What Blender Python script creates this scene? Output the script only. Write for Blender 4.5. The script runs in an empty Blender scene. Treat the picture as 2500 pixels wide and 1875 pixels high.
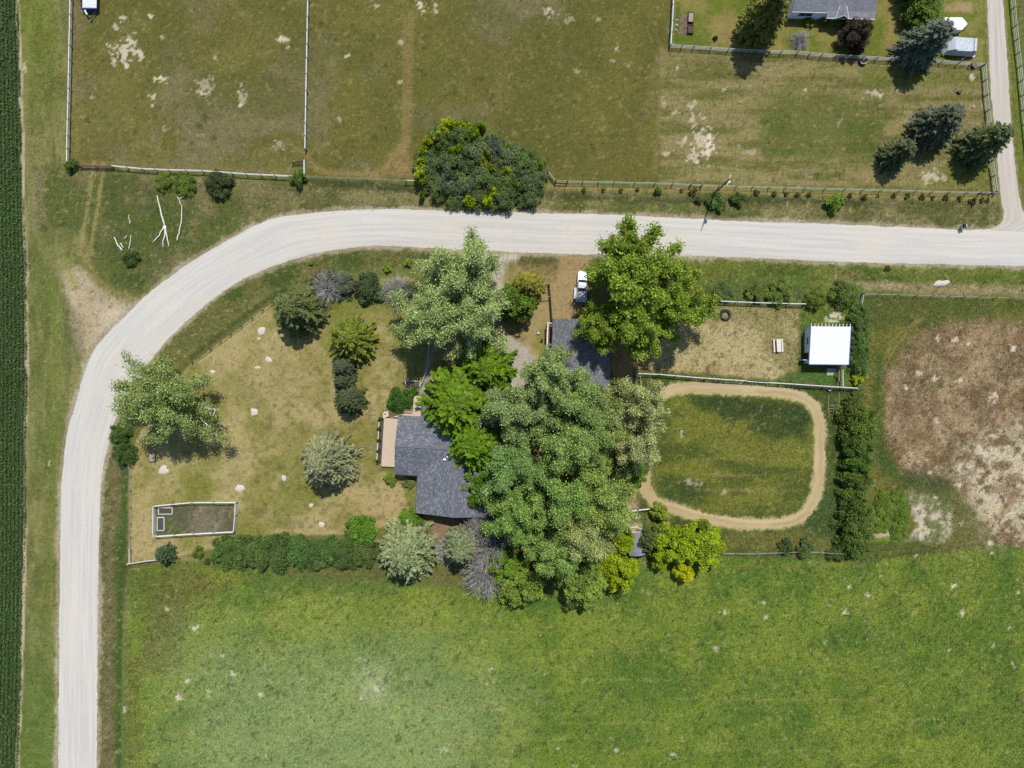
import bpy, math, random
import numpy as np
from mathutils import Vector, Matrix

# ---------------------------------------------------------------- camera, sky, sun, exposure
scene = bpy.context.scene
COL = scene.collection
H_CAM, PPM = 135.0, 12.5            # drone height in metres, photo pixels per metre on the ground
cam_data = bpy.data.cameras.new('camera')
cam = bpy.data.objects.new('camera', cam_data)
COL.objects.link(cam)
cam.location = (0, 0, H_CAM)
cam.rotation_euler = (0, 0, 0)
cam_data.sensor_width = 36
cam_data.lens = 36 * H_CAM / 200.0
cam_data.clip_start = 1
cam_data.clip_end = 9000
scene.camera = cam

SUN_EL = math.radians(61)
SUN_AZ = math.atan2(0.29, 0.956)
world = bpy.data.worlds.new('World')
scene.world = world
world.use_nodes = True
wn = world.node_tree
wn.nodes.clear()
sky = wn.nodes.new('ShaderNodeTexSky')
sky.sky_type = 'NISHITA'
sky.sun_disc = False
sky.sun_elevation = SUN_EL
sky.sun_rotation = SUN_AZ
sky.altitude = 1100
bg = wn.nodes.new('ShaderNodeBackground')
bg.inputs['Strength'].default_value = 0.135
wo = wn.nodes.new('ShaderNodeOutputWorld')
wn.links.new(sky.outputs[0], bg.inputs[0])
wn.links.new(bg.outputs[0], wo.inputs[0])
sun_data = bpy.data.lights.new('sun', 'SUN')
sun_data.energy = 4.2
sun_data.angle = math.radians(0.53)
sun_data.color = (1.0, 0.965, 0.91)
sun = bpy.data.objects.new('sun', sun_data)
COL.objects.link(sun)
_d = Vector((math.sin(SUN_AZ) * math.cos(SUN_EL), math.cos(SUN_AZ) * math.cos(SUN_EL), math.sin(SUN_EL)))
sun.rotation_euler = _d.to_track_quat('Z', 'Y').to_euler()
sun.location = (30, 90, 150)
scene.view_settings.view_transform = 'Standard'
scene.view_settings.look = 'None'
scene.view_settings.exposure = 0.71
scene.view_settings.gamma = 1.0
scene.view_settings.use_curve_mapping = False
scene.render.engine = 'CYCLES'
scene.cycles.use_denoising = False
scene.cycles.use_adaptive_sampling = False
scene.cycles.max_bounces = 6
scene.cycles.diffuse_bounces = 3
scene.cycles.glossy_bounces = 2
scene.cycles.transmission_bounces = 3
scene.cycles.transparent_max_bounces = 4
scene.render.filter_size = 1.3 if hasattr(scene.render, 'filter_size') else 1.5

rng = np.random.default_rng(11)
R = random.Random(5)

# ---------------------------------------------------------------- small helpers
def W(px, py, z=0.0):
    """photo pixel seen at height z -> world point"""
    f = (H_CAM - z) / H_CAM / PPM
    return Vector(((px - 1250) * f, (937.5 - py) * f, z))

def lin(c):
    return tuple((v / 255 / 12.92) if v / 255 <= 0.04045 else ((v / 255 + 0.055) / 1.055) ** 2.4 for v in c)

LIGHT = 2.20      # how bright a white, sunlit, level sheet comes out at this exposure
def alb(c, k=1.0):
    """albedo of a level surface that reads as this sRGB colour in full sun"""
    r, g, b = lin(c)
    return tuple(min(0.85, v / LIGHT * k) for v in (r, g, b * .93))

def new_mat(name):
    m = bpy.data.materials.new(name)
    m.use_nodes = True
    nt = m.node_tree
    for n in list(nt.nodes):
        nt.nodes.remove(n)
    out = nt.nodes.new('ShaderNodeOutputMaterial')
    return m, nt, out

def N(nt, kind, **kw):
    n = nt.nodes.new(kind)
    for k, v in kw.items():
        if k.startswith('i_'):
            key = k[2:]
            key = int(key) if key.isdigit() else key.replace('_', ' ')
            n.inputs[key].default_value = v
        else:
            setattr(n, k, v)
    return n

def L(nt, a, ao, b, bi):
    nt.links.new(a.outputs[ao], b.inputs[bi])

def mixrgb(nt, mode='MIX', fac=0.5):
    n = nt.nodes.new('ShaderNodeMix')
    n.data_type = 'RGBA'
    n.blend_type = mode
    n.inputs[0].default_value = fac
    return n

def plain(name, col, rough=0.7, var=0.25, scale=4.0, bump=0.0, metallic=0.0, spec=0.3, stretch=None):
    """procedural paint / wood / metal with uneven tone"""
    m, nt, out = new_mat(name)
    p = N(nt, 'ShaderNodeBsdfPrincipled')
    p.inputs['Roughness'].default_value = rough
    p.inputs['Metallic'].default_value = metallic
    p.inputs['Specular IOR Level'].default_value = spec
    tc = N(nt, 'ShaderNodeTexCoord')
    mp = N(nt, 'ShaderNodeMapping')
    if stretch:
        mp.inputs['Scale'].default_value = stretch
    L(nt, tc, 'Object', mp, 'Vector')
    n1 = N(nt, 'ShaderNodeTexNoise', i_Scale=scale, i_Detail=5.0, i_Roughness=0.65)
    L(nt, mp, 0, n1, 'Vector')
    ramp = N(nt, 'ShaderNodeMapRange')
    ramp.inputs[1].default_value = 0.3
    ramp.inputs[2].default_value = 0.7
    ramp.inputs[3].default_value = 1 - var
    ramp.inputs[4].default_value = 1 + var * 0.6
    L(nt, n1, 0, ramp, 0)
    mul = mixrgb(nt, 'MULTIPLY', 1.0)
    mul.inputs[6].default_value = (*[v * .62 for v in col], 1)
    L(nt, ramp, 0, mul, 7)
    L(nt, mul, 2, p, 'Base Color')
    if bump:
        b = N(nt, 'ShaderNodeBump', i_Strength=bump, i_Distance=0.05)
        L(nt, n1, 0, b, 'Height')
        L(nt, b, 0, p, 'Normal')
    L(nt, p, 0, out, 0)
    return m

def mesh_np(name, V, F, mat=None, col=None, smooth=False, uv=None):
    V = np.asarray(V, dtype=np.float32)
    F = np.asarray(F, dtype=np.int32)
    me = bpy.data.meshes.new(name)
    n, (m, k) = len(V), F.shape
    me.vertices.add(n)
    me.vertices.foreach_set('co', V.ravel())
    me.loops.add(m * k)
    me.loops.foreach_set('vertex_index', F.ravel())
    me.polygons.add(m)
    me.polygons.foreach_set('loop_start', np.arange(0, m * k, k, dtype=np.int32))
    if smooth:
        me.polygons.foreach_set('use_smooth', np.ones(m, dtype=bool))
    if col is not None:
        a = me.color_attributes.new('tone', 'FLOAT_COLOR', 'POINT')
        c = np.ones((n, 4), dtype=np.float32)
        c[:, :col.shape[1]] = col
        a.data.foreach_set('color', c.ravel())
    if uv is not None:
        u = me.uv_layers.new(name='UVMap')
        u.data.foreach_set('uv', np.asarray(uv, dtype=np.float32)[F.ravel()].ravel())
    me.update(calc_edges=True)
    me.validate()
    if mat:
        me.materials.append(mat)
    return me

class MB:
    """collects faces of one mesh"""
    def __init__(self):
        self.v, self.f = [], []
    def box(self, c, s, rz=0.0, rx=0.0, ry=0.0, taper=1.0):
        i = len(self.v)
        M = Matrix.Rotation(rz, 3, 'Z') @ Matrix.Rotation(ry, 3, 'Y') @ Matrix.Rotation(rx, 3, 'X')
        for dz in (-.5, .5):
            t = taper if dz > 0 else 1
            for dx, dy in ((-.5, -.5), (.5, -.5), (.5, .5), (-.5, .5)):
                p = M @ Vector((dx * s[0] * t, dy * s[1] * t, dz * s[2])) + Vector(c)
                self.v.append(tuple(p))
        self.f += [(i, i+3, i+2, i+1), (i+4, i+5, i+6, i+7)] + [(i+a, i+(a+1) % 4, i+4+(a+1) % 4, i+4+a) for a in range(4)]
        return self
    def prism(self, poly, z0, z1, inset=0.0):
        i = len(self.v); n = len(poly)
        cx = sum(p[0] for p in poly) / n; cy = sum(p[1] for p in poly) / n
        for x, y in poly: self.v.append((x, y, z0))
        for x, y in poly: self.v.append((x + (cx - x) * inset, y + (cy - y) * inset, z1))
        self.f.append(tuple(i + a for a in reversed(range(n))))
        self.f.append(tuple(i + n + a for a in range(n)))
        self.f += [(i+a, i+(a+1) % n, i+n+(a+1) % n, i+n+a) for a in range(n)]
        return self
    def tube(self, pts, rad, n=6, cap=True):
        i0 = len(self.v)
        pts = [Vector(p) for p in pts]
        if not hasattr(rad, '__len__'): rad = [rad] * len(pts)
        for k, p in enumerate(pts):
            d = (pts[min(k+1, len(pts)-1)] - pts[max(k-1, 0)]).normalized()
            a = d.orthogonal().normalized(); b = d.cross(a)
            if k and a.dot(pa) < 0: a, b = -a, -b
            if k:
                a = (pa - d * pa.dot(d)).normalized(); b = d.cross(a)
            pa = a
            for q in range(n):
                t = 2 * math.pi * q / n
                self.v.append(tuple(p + (a * math.cos(t) + b * math.sin(t)) * rad[k]))
        for k in range(len(pts) - 1):
            for q in range(n):
                self.f.append((i0+k*n+q, i0+k*n+(q+1) % n, i0+(k+1)*n+(q+1) % n, i0+(k+1)*n+q))
        if cap:
            self.f.append(tuple(i0 + q for q in reversed(range(n))))
            self.f.append(tuple(i0 + (len(pts)-1)*n + q for q in range(n)))
        return self
    def face(self, pts):
        i = len(self.v); self.v += [tuple(p) for p in pts]; self.f.append(tuple(range(i, i+len(pts)))); return self
    def mesh(self, name, mat, smooth=False):
        me = bpy.data.meshes.new(name)
        me.from_pydata(self.v, [], self.f)
        if smooth:
            for p in me.polygons: p.use_smooth = True
        me.update()
        me.materials.append(mat)
        return me
    def build(self, name, mat, parent=None, loc=None, smooth=False):
        return put(name, self.mesh(name, mat, smooth), parent, loc)

def put(name, me, parent=None, loc=None, rot=None, scale=None):
    o = bpy.data.objects.new(name, me)
    COL.objects.link(o)
    if parent is not None: o.parent = parent
    if loc is not None: o.location = loc
    if rot is not None: o.rotation_euler = rot
    if scale is not None: o.scale = scale
    return o

def tag(o, label, cat, group=None):
    o['label'] = label
    o['category'] = cat
    if group: o['group'] = group
    return o

def thing(name, label, cat, loc=(0, 0, 0), rz=0.0, group=None):
    o = bpy.data.objects.new(name, None)
    o.empty_display_size = 0.3
    COL.objects.link(o)
    o.location = loc
    o.rotation_euler = (0, 0, rz)
    return tag(o, label, cat, group)

def kind(o, k):
    o['kind'] = k
    return o

# ---------------------------------------------------------------- noise and distance fields (numpy)
_perm = np.random.default_rng(3).permutation(256)
_perm = np.concatenate([_perm, _perm, _perm])
_val = np.random.default_rng(4).random(256)
def vnoise(x, y, seed=0):
    xi = np.floor(x).astype(np.int64); yi = np.floor(y).astype(np.int64)
    fx = x - xi; fy = y - yi
    fx = fx * fx * (3 - 2 * fx); fy = fy * fy * (3 - 2 * fy)
    def h(a, b): return _val[_perm[_perm[(a + seed * 37) & 255] + ((b + seed * 91) & 255)]]
    return (h(xi, yi) * (1 - fx) + h(xi+1, yi) * fx) * (1 - fy) + (h(xi, yi+1) * (1 - fx) + h(xi+1, yi+1) * fx) * fy

def fbm(x, y, period, octv=4, seed=0, gain=0.55):
    """0..1 fractal noise; x, y in photo pixels, period in pixels"""
    s = 0; a = 1; t = 0; f = 1.0 / period
    for o in range(octv):
        s = s + a * vnoise(x * f + 17.3 * o + 500, y * f + 9.1 * o + 500, seed + o)
        t += a; a *= gain; f *= 2.03
    return s / t

def sstep(a, b, x):
    t = np.clip((x - a) / (b - a), 0, 1)
    return t * t * (3 - 2 * t)

def seg_dist(X, Y, pts, closed=False, width=None):
    best = np.full(X.shape, 1e9)
    n = len(pts)
    for i in range(n if closed else n - 1):
        (x0, y0), (x1, y1) = pts[i][:2], pts[(i+1) % n][:2]
        dx, dy = x1 - x0, y1 - y0
        l2 = dx * dx + dy * dy + 1e-9
        t = np.clip(((X - x0) * dx + (Y - y0) * dy) / l2, 0, 1)
        best = np.minimum(best, np.hypot(X - x0 - t * dx, Y - y0 - t * dy))
    return best

def poly_sd(X, Y, pts, pad=60):
    """signed distance in px (negative inside); far away points get a large value"""
    P = np.array(pts, float)
    out = np.full(X.shape, 1e4)
    sel = (X > P[:, 0].min() - pad) & (X < P[:, 0].max() + pad) & (Y > P[:, 1].min() - pad) & (Y < P[:, 1].max() + pad)
    if not sel.any(): return out
    x, y = X[sel], Y[sel]
    d = seg_dist(x, y, pts, closed=True)
    ins = np.zeros(x.shape, bool)
    n = len(pts)
    for i in range(n):
        x0, y0 = pts[i]; x1, y1 = pts[(i+1) % n]
        if y0 == y1: continue
        c = ((y0 > y) != (y1 > y)) & (x < (x1 - x0) * (y - y0) / (y1 - y0) + x0)
        ins ^= c
    out[sel] = np.where(ins, -d, d)
    return out

def smooth_line(pts, step=12.0):
    """Catmull-Rom resample"""
    P = [Vector((p[0], p[1])) for p in pts]
    P = [P[0] * 2 - P[1]] + P + [P[-1] * 2 - P[-2]]
    out = []
    for i in range(1, len(P) - 2):
        n = max(1, int((P[i+1] - P[i]).length / step))
        for k in range(n):
            t = k / n
            a, b, c, d = P[i-1], P[i], P[i+1], P[i+2]
            q = 0.5 * ((2*b) + (c - a) * t + (2*a - 5*b + 4*c - d) * t*t + (3*b - a - 3*c + d) * t**3)
            out.append((q.x, q.y))
    out.append((P[-2].x, P[-2].y))
    return out

def resample(pts, n):
    P = np.array(pts, float)
    s = np.concatenate([[0], np.cumsum(np.hypot(*np.diff(P, axis=0).T))])
    t = np.linspace(0, s[-1], n)
    return np.stack([np.interp(t, s, P[:, 0]), np.interp(t, s, P[:, 1])], 1)
# ---------------------------------------------------------------- layout lines (photo pixels on the ground)
ROAD_OUT = smooth_line([(2760,566),(2500,556),(2333,558),(2063,546),(1875,541),(1589,527),(1416,520),(1250,517),(949,509),(813,514),(693,527),(625,548),(490,622),(381,700),(300,775),(241,836),(211,889),(181,990),(162,1058),(153,1134),(146,1250),(143,1563),(141,1875),(138,2300)])
ROAD_IN = smooth_line([(2760,660),(2500,651),(2101,642),(1875,632),(1717,627),(1408,622),(1288,618),(1043,606),(942,601),(851,607),(749,625),(625,668),(565,700),(501,746),(437,802),(396,847),(350,911),(313,964),(281,1032),(264,1092),(252,1152),(245,1250),(239,1563),(237,1875),(234,2300)])
ROAD_POLY = ROAD_OUT[::3] + ROAD_IN[::-3]
LANE_L = smooth_line([(2392,-300),(2408,0),(2421,264),(2440,467),(2449,520),(2438,548),(2405,562)])
LANE_R = smooth_line([(2438,-300),(2451,0),(2463,162),(2474,339),(2493,490),(2512,530),(2560,566)])
LANE_POLY = LANE_L + LANE_R[::-1]
LOOP = smooth_line([(1577,1085),(1580,1030),(1592,985),(1625,957),(1680,946),(1800,950),(1900,957),(1958,968),(1988,990),(2001,1030),(2002,1100),(1998,1180),(1984,1228),(1955,1262),(1910,1276),(1850,1279),(1770,1273),(1700,1259),(1650,1241),(1600,1226),(1580,1205),(1575,1150),(1577,1085)])
CROP_EDGE = [(20,-300),(47,0),(55,180),(60,420),(63,560),(68,650),(68,750),(70,900),(66,1100),(66,1250),(62,1450),(58,1600),(52,1750),(47,1875),(35,2300)]
def crop_x(py):
    return np.interp(py, [p[1] for p in CROP_EDGE], [p[0] for p in CROP_EDGE])

PALE = [  # pale bare soil in the grass: x, y, rx, ry, strength
 (301,48,9,9,.9),(368,38,9,9,.9),(281,68,9,8,.6),(331,82,7,6,.5),(395,92,6,9,.5),(305,120,34,26,.75),(343,134,9,9,.8),(312,162,8,6,.9),(277,150,8,14,.6),
 (395,192,18,9,.85),(372,234,9,8,.7),(373,255,5,5,.7),(500,210,24,20,.42),(500,228,8,8,.7),(590,235,11,22,.45),(586,258,6,7,.8),(525,145,7,6,.5),(490,330,10,8,.3),(512,250,8,6,.3),(225,236,7,6,.4),(405,316,7,6,.4),
 (693,93,12,9,.9),(705,113,6,6,.5),(1027,14,17,13,.95),(1060,10,10,7,.7),(1060,28,7,6,.6),(918,10,10,12,.5),(848,135,9,9,.7),(980,101,8,7,.5),(975,203,8,8,.45),(828,293,5,8,.4),(677,360,10,16,.45),
 (1336,29,17,13,.7),(1391,50,10,7,.35),(1465,47,8,6,.4),(1507,117,6,10,.5),(1497,149,8,7,.6),(1407,172,8,9,.35),(1604,145,6,8,.4),(1655,165,5,10,.4),(1535,160,10,9,.25),(1690,258,10,9,.5),(1690,295,8,24,.5),(1647,275,10,8,.5),(1616,250,8,12,.3),(1712,345,30,40,.62),(1728,360,15,32,.95),(1700,382,24,22,.6),(1622,375,16,6,.5),(1668,345,18,10,.4),(1770,218,9,6,.5),(1803,356,7,7,.6),(1830,372,14,7,.35),
 (1969,222,9,5,.7),(2048,300,7,8,.4),(2135,228,26,9,.55),(2150,245,5,14,.5),(2195,220,9,6,.5),(2371,187,10,12,.7),(2272,434,30,17,.6),(2375,260,6,6,.6),(1975,430,9,6,.3),(2235,290,28,16,.2),
 (2035,850,14,10,.4),(2035,775,26,13,.85),(2290,830,5,8,.9),(2335,828,9,7,.8),(2364,838,5,6,.8),(2471,850,8,12,.95),(2284,925,8,9,.9),(2340,930,7,7,.8),(2213,948,8,8,.9),(2425,970,10,12,.8),(2245,912,10,8,.6),(2285,1020,14,12,.5),(2418,1062,9,6,.7),(2265,1122,8,5,.7),(2345,1140,16,12,.6),(2395,1105,22,18,.5),(2342,1185,10,8,.8),(2270,1155,8,8,.5),
 (2232,1355,9,6,.95),(2072,1432,7,6,.9),(2121,1452,7,5,.8),(2150,1408,9,5,.6),(2061,1494,7,6,.9),(2028,1476,5,5,.6),(2352,1497,8,7,.9),(2328,1430,7,7,.8),(2117,1561,6,4,.9),(2322,1584,5,4,.8),(2016,1566,5,6,.8),(2425,1575,10,7,.5),(2014,1607,7,5,.5),(2475,1625,6,9,.7),(2460,1533,5,4,.8),(2418,1322,9,11,.8),(2425,1352,9,6,.8),(2490,1420,8,7,.7),(2487,1445,6,5,.6),(2345,1278,5,8,.8),
 (1768,1494,9,7,.9),(1865,1474,8,6,.8),(1871,1504,6,6,.8),(1748,1585,7,7,.55),(1644,1841,6,4,.8),(1505,1833,8,4,.7),(1363,1832,4,6,.8),(1400,1870,9,4,.7),(1086,1830,7,6,.8),(1198,1632,5,5,.7),(1190,1670,4,5,.7),(917,1676,12,10,.5),(883,1704,6,8,.6),(742,1657,4,4,.7),(773,1667,4,4,.6),(752,1748,5,4,.6),(636,1695,6,5,.8),(650,1840,6,7,.7),(1895,1838,6,5,.4),(1310,1640,4,4,.3),
 (478,1532,14,8,.9),(408,1490,5,7,.8),(565,1645,10,7,.8),(457,1662,6,5,.7),(508,1690,6,9,.5),(440,1706,10,7,.7),(500,1727,5,6,.8),(470,1790,7,4,.6),(545,1600,8,5,.6),(330,1475,6,6,.5),(305,1728,5,12,.6),(435,1700,6,5,.8),
 (1663,1060,5,13,.7),(1690,1180,20,9,.5),(1768,1200,6,10,.35),(2055,1272,22,8,.6),(2160,685,13,6,.0),(60,165,7,14,.6),(40,95,5,12,.5),(57,1430,7,8,.7),(55,1552,6,8,.7),(118,1130,4,6,.6)]
DARK = [(213,292,8),(383,260,6),(395,262,6),(330,322,9),(200,345,7),(220,335,8),(500,290,16),(490,310,14),(470,163,8),(520,335,8),(468,348,7),(690,118,6),(685,155,7),(785,58,8),(640,115,6),(690,12,7),(877,100,5),(905,135,8),(940,160,9),(1040,118,10),(1037,182,9),(1067,87,7),(1135,135,6),(1170,195,14),(1200,240,12),(1113,225,10),(940,318,9),(915,335,9),(1025,170,12),(1445,355,7),(1465,330,7),(1446,366,9),(1440,330,7),(1570,278,12),(1315,90,7),(109,553,12),(330,510,0),(350,480,0),(2130,290,0)]

def paint(X, Y):
    """ground colour (albedo, plus lens haze painted into the south meadow) and texture strength at photo-pixel positions"""
    n = X.shape
    C = np.empty(n + (3,))
    wob = (fbm(X, Y, 40, 4, 11) - .5)
    fine = (fbm(X, Y, 9, 3, 23) - .5)
    big = fbm(X, Y, 260, 4, 31)
    mid = fbm(X, Y, 70, 4, 41)
    tuf = fbm(X, Y, 18, 3, 51)
    T = np.full(n, 0.5)
    def c3(c): return np.array(alb(c))
    C[:] = c3((110,118,60))
    def lay(m, c, t=None):
        k = np.nonzero(m > .002)
        if not len(k[0]): return
        w = np.minimum(m[k], 1)
        cc = c[k] if isinstance(c, np.ndarray) else (two3(c[0], c[1], c[2][k]) if len(c) == 3 and isinstance(c[0], tuple) else c3(c))
        C[k] = C[k] * (1 - w[:, None]) + cc * w[:, None]
        if t is not None: T[k] = T[k] * (1 - w) + t * w
    def two(a, b, w):
        return (a, b, np.broadcast_to(w, n))
    def two3(a, b, w):
        w = np.clip(w, 0, 1)[:, None]
        return c3(a) * (1 - w) + c3(b) * w
    def poly(pts, edge=6, rough=10):
        m = np.zeros(n)
        d = poly_sd(X, Y, pts, edge + rough * 2 + 2)
        k = np.nonzero(d < edge + rough * 2 + 2)
        m[k] = 1 - sstep(-edge, edge, d[k] + wob[k] * rough * 2 + fine[k] * rough)
        return m
    def line(pts, w, edge=4, rough=6):
        m = np.zeros(n); P = np.array(pts, float); pad = w + edge + rough * 1.5
        k = np.nonzero((X > P[:, 0].min() - pad) & (X < P[:, 0].max() + pad) & (Y > P[:, 1].min() - pad) & (Y < P[:, 1].max() + pad))
        if len(k[0]):
            m[k] = 1 - sstep(w - edge, w + edge, seg_dist(X[k], Y[k], pts) + wob[k] * rough * 1.4 + fine[k] * rough * .6)
        return m
    # general grass mottling
    lay(sstep(.42, .62, big) * .5, (118,112,62))
    # far-left verge
    m = (X < 330) & (Y > -400)
    lay(m * sstep(.4, .65, mid) * .6, (138,136,84))
    lay(m * sstep(.5, .64, fbm(X, Y * .14, 16, 3, 63)) * .5, (150,146,92))
    lay(m * sstep(.52, .66, fbm(X + 300, Y * .2, 22, 3, 64)) * .5, (86,98,46))
    lay(sstep(1450, 1750, Y) * (X < 340) * .75, two((88,114,48), (112,130,56), mid * 1.6 - .3))
    lay(m * sstep(400, 0, Y) * sstep(170, 110, X) * .6, (112,124,38))
    lay(line([(130,700),(140,900),(125,1200),(110,1500)], 14, 12, 8) * .5, (112,126,52))
    # north paddocks
    PN = [(168,-300),(163,402),(400,413),(738,430),(860,437),(1010,442),(1200,446),(1360,440),(1800,452),(2437,468),(2395,160),(2100,135),(1640,113),(1640,-300)]
    lay(poly(PN, 4, 5), two((104,102,48), (118,112,54), big * 2.4 - .7), .65)
    lay(poly([(168,-300),(163,402),(740,428),(751,-300)], 3, 4) * .85, two((106,102,48), (122,118,62), mid * 2.2 - .6))
    lay(poly(PN, 4, 5) * sstep(.54, .7, fbm(X, Y, 150, 3, 61)) * .65, (132,122,90))
    lay(poly(PN, 4, 5) * sstep(.52, .7, fbm(X + 900, Y, 110, 3, 62)) * .55, (98,98,44))
    # mown north-east part, horizontal mowing streaks
    PM = [(1612,118),(1800,130),(2398,165),(2437,466),(1610,446)]
    st = fbm(X * .12, Y, 16, 3, 71)
    lay(poly(PM, 5, 6), two((114,112,58), (148,136,90), sstep(.36, .64, st)), .75)
    lay(poly([(1850,215),(2165,225),(2150,395),(1990,400),(1880,380)], 30, 30) * (.25 + .75 * sstep(.40, .56, st)) * .75, (94,106,42))
    lay(poly([(1860,285),(1930,280),(1935,370),(1870,375)], 14, 14) * (.3 + .7 * sstep(.42, .56, st)) * .55, (84,102,36))
    lay(poly([(2070,290),(2155,280),(2160,370),(2060,385)], 14, 14) * (.3 + .7 * sstep(.42, .56, st)) * .6, (80,98,36))
    lay(poly([(2080,160),(2390,172),(2395,215),(2150,215)], 14, 14) * .7, (108,116,44))
    lay(poly([(2330,380),(2435,372),(2438,464),(2260,460)], 14, 14) * .7, (108,116,44))
    lay(poly([(1620,120),(1790,132),(1780,205),(1625,190)], 25, 20) * .5, (116,112,58))
    lay(line([(1613,118),(1608,300),(1600,420)], 6, 5, 4) * .35, (150,132,92))
    lay(poly([(1560,300),(1605,130),(1608,250)], 10, 10) * .3, (150,132,92))
    # tractor wheel lanes in the paddock
    lay(line([(1000,40),(996,200),(992,330),(985,350)], 12, 7, 4) * .62, (148,128,80), .5)
    lay(line([(985,30),(984,320)], 2.5, 2, 2) * .3, (160,140,90))
    lay(poly([(975,350),(1003,330),(1000,420),(930,420),(915,415),(945,385)], 10, 8) * .8, (158,134,88))
    lay(line([(748,372),(760,400),(790,420),(880,425),(1000,425)], 8, 6, 4) * .7, (152,132,84))
    lay(line([(755,372),(800,350),(900,315)], 4, 4, 3) * .4, (140,128,76))
    lay(line([(640,372),(700,348),(745,372)], 8, 8, 6) * .45, (150,132,90))
    lay(line([(200,0),(190,380)], 6, 6, 3) * .35, (140,122,66))
    lay(line([(280,110),(180,180),(185,380)], 7, 7, 3) * .35, (140,122,66))
    lay(line([(180,398),(330,400),(740,424)], 6, 5, 4) * .45, (140,122,80))
    # NE garden lawn
    PY = [(1640,-300),(1640,112),(1800,124),(2100,138),(2400,155),(2410,-300)]
    lay(poly(PY, 3, 3), two((108,118,42), (140,132,72), sstep(.42, .66, mid)), .45)
    lay(poly([(1735,45),(1830,35),(1830,120),(1740,110)], 18, 14) * .8, (152,134,84))
    lay(poly([(2165,20),(2210,50),(2200,125),(2150,130)], 18, 14) * .8, (146,132,78))
    lay(poly([(2300,8),(2370,5),(2375,30),(2305,32)], 6, 6) * .85, (178,152,112))
    lay(poly([(1660,35),(1682,32),(1680,85),(1655,85)], 3, 4), (128,108,96), .8)
    lay(line([(1655,10),(1652,100)], 6, 4, 5) * .8, (84,104,36))
    lay(line([(1655,97),(1690,98)], 8, 5, 5) * .8, (92,112,36))
    # lane verges
    lay(line([(2425,0),(2437,300),(2455,500)], 20, 6, 6), (112,116,56))
    lay(line([(2462,0),(2475,250),(2492,420)], 18, 6, 6), (112,122,46))
    # north road verge + ditch
    PV = [(330,432),(500,430),(740,440),(1010,452),(1350,462),(1800,470),(2440,488),(2440,560),(2333,562),(1875,543),(1416,522),(949,511),(813,516),(693,529),(560,590),(420,660),(345,560)]
    lay(poly(PV, 5, 6), two((98,100,54), (134,126,84), sstep(.4, .66, mid)), .9)
    lay(line([(755,445),(880,452),(1010,462)], 10, 6, 6) * .8, (66,76,40))
    lay(line([(1340,478),(1500,486),(1700,492),(1850,488),(2100,495)], 9, 7, 6) * .75, (68,80,38))
    lay(line([(1400,505),(1600,512),(1850,520)], 9, 8, 5) * .6, (96,108,46))
    lay(line([(1340,455),(1500,462),(1700,462),(1900,470),(2430,484)], 8, 5, 6) * .75, (164,146,92), .7)
    lay(line([(900,503),(1250,508)], 5, 4, 4) * .8, (74,90,38))
    # north-west corner meadow
    PW = [(75,405),(340,425),(520,440),(740,445),(690,525),(560,590),(420,665),(330,730),(275,690),(235,620),(200,560),(90,560)]
    lay(poly(PW, 8, 10), two((96,104,52), (128,120,80), sstep(.42, .66, mid)), .8)
    lay(poly([(265,505),(340,490),(470,510),(440,610),(345,715),(285,690),(255,610)], 16, 16) * .7, (82,96,44))
    lay(poly([(255,430),(400,440),(395,480),(270,490)], 12, 12) * .6, (84,92,46))
    lay(line([(228,400),(215,500),(195,620)], 5, 3, 3) * .75, (160,148,92))
    lay(line([(252,400),(240,500),(222,600),(225,620)], 5, 3, 3) * .75, (160,148,92))
    # dirt apron where the field track meets the road
    lay(poly([(150,640),(200,660),(235,700),(285,730),(345,738),(300,790),(245,850),(212,900),(200,860),(178,790),(165,735),(150,690)], 14, 14), two((172,152,116), (204,188,162), mid * 2 - .4), .6)
    lay(poly([(160,730),(200,800),(205,880),(180,860)], 12, 10) * .8, (150,142,116))
    lay(line([(205,600),(225,670),(275,715),(330,728)], 7, 5, 4) * .7, (150,136,86))
    lay(line([(160,640),(185,700)], 10, 8, 6) * .6, (150,150,60))
    # inner verge of the bend
    PI = [(237,2300),(239,1563),(245,1250),(264,1092),(313,964),(396,847),(501,746),(625,668),(749,625),(942,601),(1043,606),(1085,612),(1085,650),(945,662),(790,668),(665,735),(560,815),(465,885),(330,1050),(313,1130),(314,1375),(300,1500),(300,2300)]
    lay(poly(PI, 4, 4), two((84,98,44), (112,112,62), sstep(.4, .65, mid)), .85)
    lay(line([(256,2300),(262,1500),(268,1260),(285,1130)], 13, 8, 6) * .75, (122,110,78), .95)
    lay(line([(300,2300),(296,1700),(302,1560)], 5, 4, 3) * .6, (132,146,72))
    lay(line([(290,1900),(292,1500),(300,1300),(308,1150)], 8, 5, 4) * .8, (68,94,38))
    lay(line([(470,870),(560,800),(660,725),(760,680)], 6, 4, 4) * .7, (66,80,38))
    # western lawn (dry)
    PL = [(465,888),(560,818),(662,740),(760,690),(1000,676),(1050,700),(1060,900),(940,1010),(930,1150),(1020,1165),(1020,1260),(900,1300),(700,1310),(520,1340),(390,1368),(316,1373),(317,1130),(330,1075),(400,960)]
    lay(poly(PL, 3, 3), two((146,138,76), (178,162,112), sstep(.36, .62, mid)), .6)
    lay(poly(PL, 3, 3) * sstep(.5, .68, fbm(X, Y, 120, 3, 81)) * .7, (126,128,56))
    lay(poly([(520,880),(640,820),(800,900),(820,1050),(700,1060),(560,1000)], 50, 40) * .4, (178,158,112))
    lay(poly([(790,690),(950,690),(960,740),(800,790)], 16, 14) * .6, (112,124,44))
    lay(poly([(780,700),(870,705),(850,745),(785,740)], 14, 10) * .7, (114,140,34))
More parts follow.
